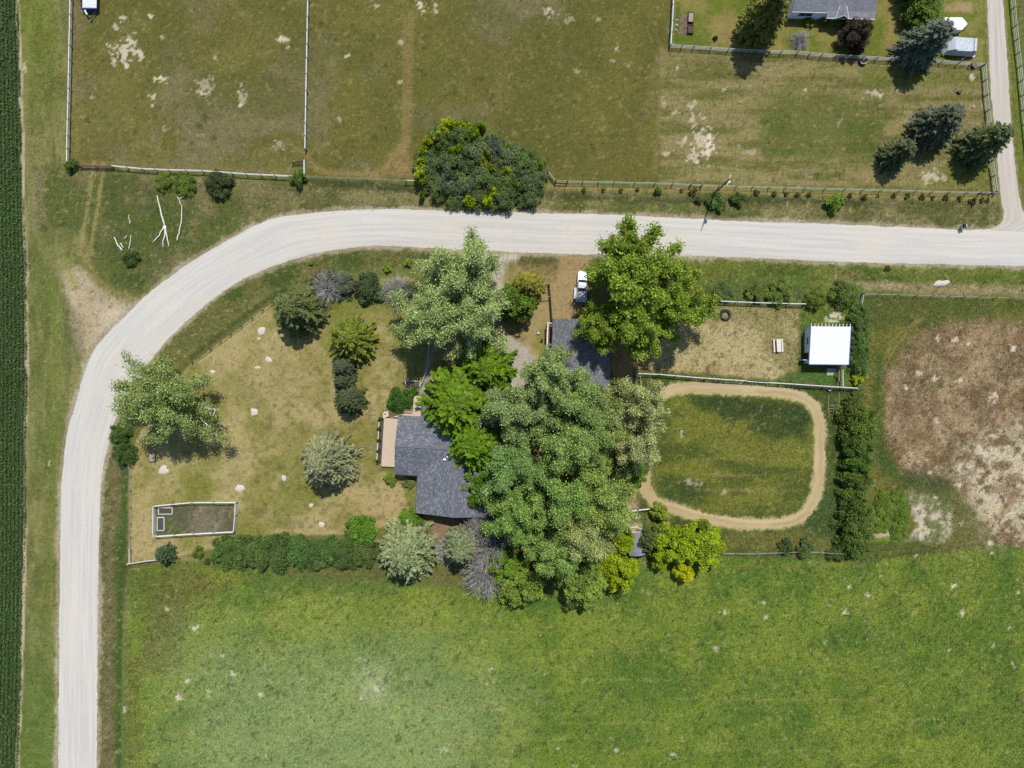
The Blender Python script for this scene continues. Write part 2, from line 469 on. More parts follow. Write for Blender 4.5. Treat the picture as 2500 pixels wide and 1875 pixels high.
    lay(poly([(880,1050),(930,1060),(920,1160),(890,1190)], 14, 10) * .5, (132,128,62))
    lay(poly([(905,1200),(1000,1190),(1010,1262),(880,1290),(860,1240)], 16, 12) * .7, (184,162,116))
    lay(poly([(990,1165),(1018,1165),(1016,1250),(1000,1250),(982,1200)], 6, 6) * .8, (112,122,44))
    lay(poly([(895,1090),(925,1080),(930,1105),(905,1110)], 8, 8) * .7, (170,152,122))
    lay(line([(320,1130),(320,1372)], 4, 3, 3) * .7, (164,146,104))
    lay(line([(318,1370),(420,1362),(480,1366)], 6, 4, 4) * .6, (166,146,108))
    dots = sstep(.70, .76, vnoise(X / 11, Y / 11, 77)) * poly(PL, 3, 3) * sstep(560, 640, X) * sstep(860, 920, Y) * .45
    lay(dots, (112,100,58))
    # drive and yard between the buildings
    PD = [(1085,600),(1300,612),(1420,615),(1440,690),(1350,780),(1490,780),(1600,760),(1600,905),(1550,1260),(1520,1300),(1250,1300),(1160,1270),(1160,1000),(1040,1010),(1040,820)]
    lay(poly(PD, 6, 8), two((140,128,74), (168,150,102), sstep(.4, .62, mid)), .5)
    lay(poly([(1255,620),(1370,622),(1375,690),(1330,690),(1262,650)], 8, 8) * .8, (132,118,76), .9)
    lay(poly([(1262,625),(1365,625),(1368,642),(1270,646)], 6, 6) * .8, (84,90,46))
    lay(poly([(1368,610),(1440,612),(1440,700),(1400,780),(1350,780),(1355,700)], 8, 8) * .9, (172,146,106), .5)
    lay(poly([(1310,800),(1338,790),(1332,880),(1300,850)], 8, 8) * .9, (140,136,70))
    lay(poly([(1170,604),(1255,608),(1232,680),(1222,760),(1240,820),(1290,850),(1315,880),(1300,930),(1250,980),(1200,1020),(1140,1010),(1150,900),(1140,800),(1060,860),(1045,960),(1028,960),(1035,880),(1090,800),(1150,720)], 8, 10), two((176,166,154), (192,182,168), mid * 2 - .5), .5)
    lay(poly([(1150,595),(1290,602),(1260,640),(1180,640)], 8, 8), (204,194,180), .4)
    lay(poly([(1205,930),(1260,930),(1250,1000),(1210,1010)], 10, 10) * .8, (206,188,156), .8)
    lay(poly([(1490,785),(1590,800),(1590,960),(1545,970),(1530,890),(1490,880)], 8, 8) * .9, (176,146,96), .6)
    lay(poly([(1030,1262),(1160,1265),(1130,1300),(1100,1330),(1060,1320)], 6, 5), (150,120,98), .5)
    lay(poly([(1486,1240),(1530,1225),(1600,1230),(1595,1265),(1570,1300),(1535,1310),(1490,1300)], 6, 6), (186,162,136), .5)
    # southern hay meadow
    PS = [(300,2300),(312,1560),(318,1382),(480,1376),(800,1420),(1230,1440),(1500,1420),(1520,1352),(1770,1352),(2100,1362),(2300,1345),(2420,1310),(2900,1330),(2900,2300)]
    mow = fbm(X * .35, Y, 60, 4, 91)
    lay(poly(PS, 8, 8), two((100,128,42), (130,147,54), sstep(.36, .66, mid * .6 + mow * .4)), 1.0)
    lay(poly(PS, 8, 8) * sstep(.5, .66, fbm(X, Y, 190, 3, 95)) * .45, (90,122,46))
    lay(poly([(330,1395),(520,1385),(560,1440),(470,1500),(440,1620),(350,1640)], 40, 36) * .75, two((122,112,58), (104,106,50), mid))
    lay(poly([(310,1600),(345,1600),(345,2300),(305,2300)], 6, 6) * .6, (116,116,54))
    lay(poly([(450,1560),(1050,1560),(1250,1700),(1150,2000),(400,2000)], 170, 60) * .45, (168,184,132))  # veiling lens haze, painted as a pale wash over the grass
    lay(poly([(870,1600),(960,1610),(950,1720),(880,1720)], 30, 24) * .35, (186,194,150))  # whitest core of that haze, also put into the grass colour
    lay(poly([(700,1440),(1150,1440),(1120,1540),(650,1570),(640,1480)], 30, 30) * .4, (146,156,58))
    lay(poly([(600,1385),(1000,1420),(980,1460),(560,1440)], 20, 16) * .5, (86,116,50))
    lay(poly([(1230,1440),(1560,1420),(1540,1470),(1300,1500)], 20, 20) * .5, (84,120,46))
    lay(line([(1520,1372),(1900,1382),(2120,1374)], 6, 5, 4) * .4, (148,144,64))
    lay(line([(420,1425),(500,1420),(620,1412)], 4, 4, 4) * .5, (150,136,62))
    for yy, x0, x1 in ((1657,1420,1640), (1763,1370,1640), (1752,2010,2320), (1682,1030,1420), (1640,2000,2200), (1592,1500,2000), (1705,1600,2150), (1540,900,1350), (1800,900,1500), (1830,1700,2300), (1730,950,1300)):
        lay(line([(x0, yy), (x1, yy + 3)], 2.4, 2.2, 3) * .42, (158,162,84))
    # around the exercise loop
    PO = [(1540,900),(1830,925),(2110,950),(2120,1370),(1760,1355),(1600,1300),(1560,1260),(1560,960)]
    lay(poly(PO, 8, 8), two((76,92,40), (98,112,48), mid * 2 - .5), .8)
    lay(poly([(1760,1300),(2000,1290),(2060,1350),(1770,1345)], 14, 12) * .7, (128,122,60))
    lay(poly(LOOP[::4], 5, 4), two((94,106,40), (126,130,50), sstep(.4, .62, fbm(X * .25, Y, 46, 4, 99))), .7)
    lay(poly([(1680,965),(1800,968),(1960,980),(1985,1030),(1960,1080),(1900,1010),(1850,1020),(1790,1040),(1750,1010),(1690,990)], 14, 16) * .9, (58,78,34))
    lay(poly([(1840,1010),(1960,1000),(1985,1090),(1920,1080),(1850,1060)], 18, 20) * .8, (64,84,38))
    lay(poly([(1590,1170),(1640,1150),(1740,1190),(1720,1240),(1620,1225)], 14, 12) * .8, (66,90,38))
    lay(poly([(1585,1010),(1640,1000),(1645,1090),(1590,1120)], 14, 12) * .7, (74,94,40))
    lay(poly([(1545,915),(1640,915),(1640,945),(1590,975),(1550,965)], 8, 8) * .8, (70,92,38))
    for yy, x0, x1 in ((1158,1720,1870), (1195,1700,1960), (1120,1690,1950)):
        lay(line([(x0, yy), (x1, yy + 2)], 3, 3, 3) * .5, (160,146,88))
    lay(line([(1960,960),(2040,1000),(2060,1130),(2050,1280)], 14, 12, 8) * .6, (66,90,40))
    lay(poly([(1990,1180),(2060,1180),(2060,1330),(1960,1300)], 14, 12) * .7, (66,92,46))
    # tyre paddock
    PT = [(1560,760),(1715,742),(1950,752),(1955,800),(1948,905),(1890,928),(1700,910),(1590,900)]
    lay(poly(PT, 6, 6), two((158,146,96), (186,170,124), sstep(.38, .64, mid)), .8)
    lay(poly([(1600,905),(1700,905),(1880,925),(1820,900),(1680,880)], 8, 6) * .5, (188,158,112))
    lay(poly([(1955,735),(2110,735),(2110,945),(1950,930),(1952,800)], 5, 5), two((86,112,38), (112,130,50), mid * 2 - .5), .8)
    lay(poly([(1950,906),(2050,905),(2048,940),(1890,928)], 5, 5) * .8, (80,118,50))
    lay(poly([(1895,928),(2100,950),(2095,970),(1900,945)], 6, 5) * .8, (60,84,38))
    # south verge of the road, east half
    PE = [(1440,626),(1717,628),(2101,644),(2900,668),(2900,730),(2107,712),(2000,735),(1960,742),(1720,732),(1690,700),(1500,690)]
    lay(poly(PE, 5, 6), two((92,108,40), (112,122,52), sstep(.42, .64, mid)), .9)
    lay(poly([(1740,680),(1960,680),(1960,738),(1725,730)], 10, 10) * .6, (96,118,62))
    lay(poly([(2060,682),(2300,690),(2900,705),(2900,730),(2300,722),(2110,708)], 8, 9), two((160,146,112), (140,126,86), mid * 2 - .5), .95)
    lay(poly([(2030,655),(2110,660),(2110,690),(2040,690)], 10, 10) * .7, (142,130,80))
    # eastern pasture + old brown field
    PP = [(2110,722),(2900,738),(2900,1345),(2400,1330),(2300,1350),(2110,1365)]
    lay(poly(PP, 5, 5), two((96,106,46), (120,118,54), sstep(.42, .64, mid)), .7)
    lay(poly([(2120,725),(2900,742),(2900,770),(2300,760)], 10, 10) * .7, (90,104,40))
    PB = [(2160,1010),(2164,930),(2188,872),(2232,822),(2300,792),(2380,784),(2480,780),(2900,790),(2900,1345),(2440,1330),(2370,1240),(2330,1190),(2200,1150),(2165,1090)]
    lay(poly(PB, 14, 16), two((140,112,80), (170,144,112), sstep(.36, .66, tuf * .5 + mid * .5)), 1.0)
    lay(poly(PB, 14, 16) * sstep(.52, .66, fbm(X, Y, 60, 4, 103)) * .6, (122,104,70))
    lay(poly([(2330,1130),(2400,1050),(2900,1010),(2900,1330),(2420,1320),(2360,1260)], 50, 36) * (.08 + .8 * sstep(.46, .62, tuf)), (206,192,164))
    lay(poly(PB, 14, 16) * sstep(.58, .70, fbm(X, Y, 12, 3, 123)) * (.16 + .4 * sstep(1000, 1250, Y)), (204,188,158))
    lay(poly([(2250,1190),(2340,1170),(2380,1240),(2440,1340),(2330,1350)], 30, 24) * .6, (124,120,72))
    lay(line([(2255,775),(2215,810),(2180,855),(2160,900)], 3, 2, 2) * .6, (158,142,86))
    lay(line([(2240,778),(2200,810),(2165,855),(2152,900),(2150,1010)], 3, 2, 2) * .6, (158,142,86))
    lay(line([(2147,870),(2143,1000),(2152,1120),(2190,1170)], 12, 10, 6) * .7, (70,98,36))
    lay(poly([(2200,1140),(2320,1165),(2330,1195),(2190,1195)], 12, 10) * .7, (70,88,48))
    lay(poly([(2285,850),(2300,930),(2270,1000),(2290,1090),(2250,1080)], 16, 20) * .5, (108,108,58))
    lay(poly([(2128,1205),(2210,1195),(2225,1250),(2210,1325),(2130,1325)], 6, 8), two((116,146,38), (92,122,40), mid * 2 - .5), .9)
    lay(poly([(2210,1195),(2240,1195),(2320,1230),(2325,1310),(2290,1325),(2205,1325),(2235,1280)], 6, 12), two((206,190,166), (140,142,92), sstep(.40, .62, tuf)), .9)
    lay(poly([(2130,1300),(2190,1290),(2180,1310),(2140,1315)], 4, 5) * .9, (200,178,150))
    lay(poly([(2260,1280),(2310,1285),(2290,1200),(2320,1200),(2315,1300)], 6, 8) * .5, (92,116,62))
    # fenced vegetable garden
    lay(poly([(376,1236),(572,1230),(570,1300),(377,1308)], 2, 2), two((104,98,78), (136,122,104), sstep(.4, .62, mid)), .8)
    lay(poly([(376,1236),(572,1230),(570,1300),(377,1308)], 2, 2) * sstep(.5, .6, fbm(X, Y, 34, 3, 107)) * .8, (92,108,58))
    lay(poly([(376,1236),(572,1230),(570,1300),(377,1308)], 2, 2) * sstep(.40, .5, fbm(X, Y, 50, 3, 109)) * .2, (84,100,52))
    # scattered pale and dark patches
    for px, py, rx, ry, s in PALE:
        if s <= 0: continue
        sel = (np.abs(X - px) < rx * 2.5 + 8) & (np.abs(Y - py) < ry * 2.5 + 8)
        if not sel.any(): continue
        x, y = X[sel], Y[sel]
        q = np.hypot((x - px) / rx, (y - py) / ry) + (fbm(x, y, 7, 3, 5) - .5) * 3.0
        mk = (1 - sstep(.68, 1.0, q)) * s
        C[sel] = C[sel] * (1 - mk[:, None]) + np.array(alb((226,212,190))) * mk[:, None]
        T[sel] = T[sel] * (1 - mk) + .4 * mk
    for px, py, r in DARK:
        if r <= 0: continue
        sel = (np.abs(X - px) < r * 2.5) & (np.abs(Y - py) < r * 2.5)
        if not sel.any(): continue
        x, y = X[sel], Y[sel]
        q = np.hypot(x - px, y - py) / r + (fbm(x, y, 6, 2, 6) - .5) * 1.4
        mk = (1 - sstep(.5, 1.1, q)) * .55
        C[sel] = C[sel] * (1 - mk[:, None]) + np.array(alb((72,76,34))) * mk[:, None]
    # tussocks and dry specks
    sp = vnoise(X / 6.5, Y / 6.5, 61) * .7 + vnoise(X / 2.9, Y / 2.9, 63) * .3
    lay(sstep(.68, .84, sp) * T * .62, (58,64,28))
    sp = vnoise(X / 7.5 + 40, Y / 7.5, 65) * .65 + vnoise(X / 3.1, Y / 3.1 + 70, 67) * .35
    lay(sstep(.72, .88, sp) * T * .5, (186,172,118))
    # gravel shoulder
    dr = poly_sd(X, Y, ROAD_POLY, 40)
    w = 5 + 9 * fbm(X, Y, 55, 3, 111)
    lay((1 - sstep(w - 6, w + 3, dr + fine * 14 + wob * 10)) * .85, two((158,142,108), (186,174,150), mid * 2 - .5), .7)
    dl = poly_sd(X, Y, LANE_POLY, 40)
    lay((1 - sstep(0, 6, dl + fine * 10)) * .7, (160,146,112))
    # loop shoulder (straw-coloured edge of cut grass)
    dp = seg_dist(X, Y, LOOP[::3])
    lay((1 - sstep(13, 20, dp + fine * 12 + wob * 6)) * .9, (196,182,128), .8)
    # crop soil with a bare strip at its edge
    cx = crop_x(Y)
    lay(1 - sstep(-3, 3, X - cx + wob * 8), (58,76,44), .6)
    lay((1 - sstep(2.5, 6, np.abs(X - cx + 3 + wob * 10))) * (.35 + .65 * sstep(.35, .55, fbm(X, Y, 60, 3, 121))), (190,174,142), .5)
    return np.clip(C, .004, .8), T

def height(X, Y):
    h = (fbm(X, Y, 22, 3, 131) - .5) * .10 + (fbm(X, Y, 120, 3, 141) - .5) * .16
    dr = poly_sd(X, Y, ROAD_POLY, 120)
    h = h - .22 * np.exp(-((dr - 42) / 18.0) ** 2)
    flat = 1 - sstep(2, 14, np.minimum(dr, poly_sd(X, Y, LANE_POLY, 40)))
    dp = seg_dist(X, Y, LOOP[::3])
    flat = np.maximum(flat, 1 - sstep(10, 18, dp))
    return h * (1 - flat) - .05 * flat

# ---------------------------------------------------------------- ground sheet
def ground_material():
    m, nt, out = new_mat('ground_grass_and_soil')
    p = N(nt, 'ShaderNodeBsdfPrincipled')
    p.inputs['Roughness'].default_value = .95
    p.inputs['Specular IOR Level'].default_value = .1
    at = N(nt, 'ShaderNodeAttribute', attribute_name='tone')
    tc = N(nt, 'ShaderNodeTexCoord')
    n1 = N(nt, 'ShaderNodeTexNoise', i_Scale=2.6, i_Detail=6.0, i_Roughness=.75)
    n2 = N(nt, 'ShaderNodeTexNoise', i_Scale=.7, i_Detail=5.0, i_Roughness=.7)
    L(nt, tc, 'Object', n1, 'Vector'); L(nt, tc, 'Object', n2, 'Vector')
    a = N(nt, 'ShaderNodeMapRange'); a.inputs[1].default_value = .28; a.inputs[2].default_value = .72; a.inputs[3].default_value = .35; a.inputs[4].default_value = 1.6
    b = N(nt, 'ShaderNodeMapRange'); b.inputs[1].default_value = .3; b.inputs[2].default_value = .7; b.inputs[3].default_value = .78; b.inputs[4].default_value = 1.2
    L(nt, n1, 0, a, 0); L(nt, n2, 0, b, 0)
    mm = N(nt, 'ShaderNodeMath', operation='MULTIPLY'); L(nt, a, 0, mm, 0); L(nt, b, 0, mm, 1)
    one = N(nt, 'ShaderNodeMix'); one.inputs[2].default_value = 1.0
    L(nt, at, 'Alpha', one, 0); L(nt, mm, 0, one, 3)
    mul = mixrgb(nt, 'MULTIPLY', 1.0)
    L(nt, at, 'Color', mul, 6); L(nt, one, 0, mul, 7)
    hs = N(nt, 'ShaderNodeHueSaturation')
    hr = N(nt, 'ShaderNodeMapRange'); hr.inputs[3].default_value = .485; hr.inputs[4].default_value = .515
    n3 = N(nt, 'ShaderNodeTexNoise', i_Scale=1.3, i_Detail=3.0); L(nt, tc, 'Object', n3, 'Vector'); L(nt, n3, 0, hr, 0)
    L(nt, hr, 0, hs, 'Hue'); L(nt, mul, 2, hs, 'Color')
    L(nt, hs, 0, p, 'Base Color')
    bm = N(nt, 'ShaderNodeBump', i_Strength=.55, i_Distance=.12)
    L(nt, n1, 0, bm, 'Height'); L(nt, bm, 0, p, 'Normal')
    L(nt, p, 0, out, 0)
    return m
M_GROUND = ground_material()

def axis(lo, hi, step, far):
    core = np.arange(lo, hi + step / 2, step)
    ext = []
    d, s = 0.0, step
    while d < far:
        s *= 1.35; d += s; ext.append(d)
    ext = np.array(ext)
    return np.concatenate([(lo - ext)[::-1], core, hi + ext])
gx = axis(-104, 104, .30, 4200)
gy = axis(-79, 79, .30, 4200)
GX, GY = np.meshgrid(gx, gy)
PX, PY_ = GX * PPM + 1250, 937.5 - GY * PPM
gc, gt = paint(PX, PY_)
gz = height(PX, PY_)
nx, ny = len(gx), len(gy)
idx = np.arange(nx * ny).reshape(ny, nx)
F = np.stack([idx[:-1, :-1], idx[:-1, 1:], idx[1:, 1:], idx[1:, :-1]], -1).reshape(-1, 4)
V = np.stack([GX, GY, gz], -1).reshape(-1, 3)
gcol = np.concatenate([gc.reshape(-1, 3), gt.reshape(-1, 1)], 1)
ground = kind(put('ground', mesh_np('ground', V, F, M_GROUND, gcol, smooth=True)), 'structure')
del GX, GY, V, F

# ---------------------------------------------------------------- gravel road, lane, dirt loop
def gravel_material(name, c1, c2, cw, scale=1.0):
    m, nt, out = new_mat(name)
    p = N(nt, 'ShaderNodeBsdfPrincipled')
    p.inputs['Roughness'].default_value = .95
    p.inputs['Specular IOR Level'].default_value = .1
    uv = N(nt, 'ShaderNodeUVMap')
    mp = N(nt, 'ShaderNodeMapping'); mp.inputs['Scale'].default_value = (11, .045, 1)
    L(nt, uv, 0, mp, 0)
    ns = N(nt, 'ShaderNodeTexNoise', i_Scale=1.0, i_Detail=4.0, i_Roughness=.6); L(nt, mp, 0, ns, 'Vector')
    tc = N(nt, 'ShaderNodeTexCoord')
    nb = N(nt, 'ShaderNodeTexNoise', i_Scale=.12, i_Detail=5.0, i_Roughness=.6); L(nt, tc, 'Object', nb, 'Vector')
    nf = N(nt, 'ShaderNodeTexNoise', i_Scale=6.0, i_Detail=6.0, i_Roughness=.8); L(nt, tc, 'Object', nf, 'Vector')
    m1 = mixrgb(nt); m1.inputs[6].default_value = (*alb(c1), 1); m1.inputs[7].default_value = (*alb(c2), 1)
    r1 = N(nt, 'ShaderNodeMapRange'); r1.inputs[1].default_value = .40; r1.inputs[2].default_value = .60
    L(nt, ns, 0, r1, 0); L(nt, r1, 0, m1, 0)
    m2 = mixrgb(nt); m2.inputs[7].default_value = (*alb(cw), 1)
    r2 = N(nt, 'ShaderNodeMapRange'); r2.inputs[1].default_value = .48; r2.inputs[2].default_value = .72; r2.inputs[4].default_value = .7
    L(nt, nb, 0, r2, 0); L(nt, r2, 0, m2, 0); L(nt, m1, 2, m2, 6)
    m3 = mixrgb(nt, 'MULTIPLY', 1.0)
    r3 = N(nt, 'ShaderNodeMapRange'); r3.inputs[1].default_value = .3; r3.inputs[2].default_value = .7; r3.inputs[3].default_value = .80; r3.inputs[4].default_value = 1.14
    L(nt, nf, 0, r3, 0); L(nt, m2, 2, m3, 6); L(nt, r3, 0, m3, 7)
    L(nt, m3, 2, p, 'Base Color')
    b = N(nt, 'ShaderNodeBump', i_Strength=.25, i_Distance=.04); L(nt, nf, 0, b, 'Height'); L(nt, b, 0, p, 'Normal')
    L(nt, p, 0, out, 0)
    return m

def ribbon(name, left, right, n, cross, z_mid, z_edge, mat, noise=3.0, seed=0):
    A, B = resample(left, n), resample(right, n)
    d = B - A
    wpx = np.hypot(*d.T)
    u = d / wpx[:, None]
    s = np.arange(n) * 1.0
    ja = (fbm(A[:, 0], A[:, 1], 14, 3, 201 + seed) - .5) * 2 * noise + (fbm(A[:, 0], A[:, 1], 90, 2, 203 + seed) - .5) * 1.6 * noise
    jb = (fbm(B[:, 0], B[:, 1], 14, 3, 207 + seed) - .5) * 2 * noise
    A = A + u * ja[:, None]; B = B - u * jb[:, None]
    t = np.linspace(0, 1, cross)
    P = A[:, None] * (1 - t)[None, :, None] + B[:, None] * t[None, :, None]
    z = z_edge + (z_mid - z_edge) * (1 - (2 * t - 1) ** 4)
    V = np.empty((n, cross, 3))
    V[..., 0] = (P[..., 0] - 1250) / PPM; V[..., 1] = (937.5 - P[..., 1]) / PPM
    V[..., 2] = z[None] + (fbm(P[..., 0], P[..., 1], 60, 2, 211) - .5) * .015
    mid = (A + B) / 2
    al = np.concatenate([[0], np.cumsum(np.hypot(*np.diff(mid, axis=0).T))]) / PPM
    uv = np.stack([np.broadcast_to(t[None] * wpx[:, None] / 100, (n, cross)), np.broadcast_to(al[:, None], (n, cross))], -1)
    i = np.arange(n * cross).reshape(n, cross)
    F = np.stack([i[:-1, :-1], i[:-1, 1:], i[1:, 1:], i[1:, :-1]], -1).reshape(-1, 4)
    me = mesh_np(name, V.reshape(-1, 3), F[:, ::-1], mat, smooth=True, uv=uv.reshape(-1, 2))
    if me.polygons[len(me.polygons)//2].normal.z < 0:
        me.flip_normals()
    return kind(put(name, me), 'structure')

M_ROAD = gravel_material('pale_road_gravel', (225,219,212), (211,207,203), (228,218,204))
M_LANE = gravel_material('lane_gravel', (216,209,203), (202,191,181), (208,196,180))
M_DIRT = gravel_material('packed_dirt', (206,184,144), (186,163,124), (218,200,160))
ribbon('gravel_road', ROAD_OUT, ROAD_IN, 700, 15, .06, -.06, M_ROAD, 2.2)
ribbon('gravel_lane', LANE_L, LANE_R, 220, 9, .02, -.07, M_LANE, 2.5, 3)
_lp = np.array(LOOP)
_t = np.roll(_lp, -1, 0) - np.roll(_lp, 1, 0)
_t[0] = _t[-1] = _lp[1] - _lp[-2]
_nrm = np.stack([-_t[:, 1], _t[:, 0]], 1) / np.hypot(*_t.T)[:, None]
ribbon('dirt_track', [tuple(p) for p in _lp - _nrm * 14.5], [tuple(p) for p in _lp + _nrm * 14.5], 420, 7, .0, -.07, M_DIRT, 6.5, 5)
# ---------------------------------------------------------------- foliage material and plant builders
def leaf_material(name='leaves', trans=.28, rough=.6):
    m, nt, out = new_mat(name)
    oi = N(nt, 'ShaderNodeObjectInfo')
    at = N(nt, 'ShaderNodeAttribute', attribute_name='tone')
    mul = mixrgb(nt, 'MULTIPLY', 1.0)
    L(nt, oi, 'Color', mul, 6); L(nt, at, 'Color', mul, 7)
    p = N(nt, 'ShaderNodeBsdfPrincipled')
    p.inputs['Roughness'].default_value = rough
    p.inputs['Specular IOR Level'].default_value = .25
    L(nt, mul, 2, p, 'Base Color')
    t = N(nt, 'ShaderNodeBsdfTranslucent')
    L(nt, mul, 2, t, 'Color')
    mx = N(nt, 'ShaderNodeMixShader'); mx.inputs[0].default_value = trans
    L(nt, p, 0, mx, 1); L(nt, t, 0, mx, 2); L(nt, mx, 0, out, 0)
    return m
M_LEAF = leaf_material(trans=.36)
M_BLADE = leaf_material('grass_blades', .2, .8)
M_BARK = plain('pale_poplar_bark', (.72, .70, .62), .85, .35, 3)
M_BARKD = plain('brown_bark', (.10, .075, .055), .9, .35, 3)
M_DEAD = plain('grey_dead_wood', (.43, .41, .355), .9, .3, 4)
M_BLEACH = plain('bleached_wood', (.70, .64, .54), .9, .2, 4)

def unit(v):
    return v / (np.linalg.norm(v, axis=-1, keepdims=True) + 1e-9)

def leaves(P, size, rg, up=.6, aspect=.55, dirs=None, tone=.25, pale=.0, tint=None, hue=.12):
    """diamond leaf sprays at points P -> V, F, colours"""
    n = len(P)
    nrm = unit(rg.normal(size=(n, 3)) + np.array([0, 0, up * 2.2]))
    d = rg.normal(size=(n, 3)) if dirs is None else dirs + rg.normal(size=(n, 3)) * .12
    u = unit(d - nrm * np.sum(d * nrm, 1, keepdims=True))
    w = np.cross(nrm, u)
    s = size * (rg.random((n, 1)) * .7 + .65)
    a = s * aspect
    # a slightly folded leaf: the tip droops a little
    V = np.stack([P - u * s * .5, P + w * a * .5 + nrm * s * .04, P + u * s * .5 - nrm * s * .1, P - w * a * .5 + nrm * s * .04], 1)
    br = 1 + rg.normal(size=(n, 1)) * tone
    c = np.clip(br, .35, 2.0) * np.ones((1, 3))
    c[:, 0:1] *= 1 + rg.normal(size=(n, 1)) * hue
    c[:, 2:3] *= 1 + rg.normal(size=(n, 1)) * hue
    if tint is not None: c = c * tint
    if pale:
        k = rg.random(n) < pale
        c[k] = c[k] * .55 + np.array([1.55, 1.4, 1.6]) * .75
    C = np.repeat(c[:, None], 4, 1)
    F = np.arange(n * 4).reshape(n, 4)
    return V.reshape(-1, 3), F, np.clip(C.reshape(-1, 3), 0, 4)

def leaf_mesh(name, parts):
    o = 0; Vs, Fs, Cs = [], [], []
    for V, F_, C in parts:
        Vs.append(V); Fs.append(F_ + o); Cs.append(C); o += len(V)
    return mesh_np(name, np.concatenate(Vs), np.concatenate(Fs), M_LEAF, np.concatenate(Cs))

def poly_curve(p0, d0, length, bend, n, rg):
    """a wandering branch: list of points, direction pulled towards bend"""
    pts = [np.array(p0, float)]; d = np.array(d0, float)
    for k in range(n):
        d = d + np.array(bend) / n + rg.normal(size=3) * .10
        d = d / np.linalg.norm(d)
        pts.append(pts[-1] + d * length / n)
    return pts

def make_poplar(seed, Rr=7.0, h=16.0, nlimb=17, nl=20000, leaf=.40, pale=.12, spire=.7, gap=.1, twig=1.0, sig=.36):
    """broad poplar: upswept limbs that carry leafy twigs, nominal radius and height"""
    rg = np.random.default_rng(seed)
    wood = MB()
    top = poly_curve((0, 0, -.3), (0, 0, 1), h * .9, (0, 0, .3), 7, rg)
    wood.tube(top, [.34 * (1 - .85 * k / 7) + .02 for k in range(8)], 7)
    anchors = []; adir = []
    def along(pts, t):
        s = t * (len(pts) - 1); i = min(int(s), len(pts) - 2)
        return pts[i] * (1 - (s - i)) + pts[i+1] * (s - i), pts[i+1] - pts[i]
    az0 = rg.random() * 6.28
    for i in range(nlimb):
        t = .16 + .62 * (i / nlimb) + rg.random() * .06
        p, _ = along(top, t)
        az = az0 + i * 2.4 + rg.normal() * .25
        el = .25 + .75 * (i / nlimb) + rg.normal() * .1
        ln = Rr * (1.22 - .5 * (i / nlimb)) * (.75 + .4 * rg.random())
        d = np.array([math.cos(az) * math.cos(el), math.sin(az) * math.cos(el), math.sin(el)])
        limb = poly_curve(p, d, ln, (0, 0, spire), 6, rg)
        r0 = .21 * (1 - .5 * i / nlimb)
        wood.tube(limb, [r0 * (1 - .85 * k / 6) + .015 for k in range(7)], 5)
        nb = 9
        for j in range(nb):
            tt = .25 + .75 * (j + rg.random() * .6) / nb
            q, dd = along(limb, min(tt, 1))
            dd = dd / np.linalg.norm(dd)
            side = unit(rg.normal(size=3) + np.array([0, 0, .35]))
            bd = dd * .7 + side * .9
            bl = ln * (.32 - .17 * tt) * (.7 + .6 * rg.random()) * twig
            br = poly_curve(q, bd / np.linalg.norm(bd), bl, (0, 0, .45), 4, rg)
            wood.tube(br, [.06 * (1 - .8 * k / 4) + .014 for k in range(5)], 4, cap=False)
            if rg.random() < gap and tt > .4:      # a bare, bleached bough
                wood.tube(br, [.085 * (1 - .7 * k / 4) + .02 for k in range(5)], 4, cap=False)
                continue
            for k in range(1, 5):
                anchors.append(br[k]); adir.append(br[k] - br[k-1])
                for _ in range(2):
                    anchors.append(br[k] + rg.normal(size=3) * .36); adir.append(br[k] - br[k-1])
        anchors.append(limb[-1]); adir.append(limb[-1] - limb[-2])
    for k in (5, 6, 7):
        for _ in range(5):
            anchors.append(top[k] + rg.normal(size=3) * np.array([.7, .7, .5])); adir.append(np.array([0, 0, 1.]))
    A = np.array(anchors); D = unit(np.array(adir))
    pick = rg.integers(0, len(A), nl)
    P = A[pick] + rg.normal(size=(nl, 3)) * np.array([sig, sig, sig * .8])
    cl = (1 + rg.normal(size=len(A)) * .2)[pick][:, None]           # each twig has its own tone
    parts = [leaves(P, leaf, rg, up=.46, aspect=.6, tone=.3, pale=pale, tint=cl)]
    return wood.mesh('trunk', M_BARK, True), leaf_mesh('crown', parts)

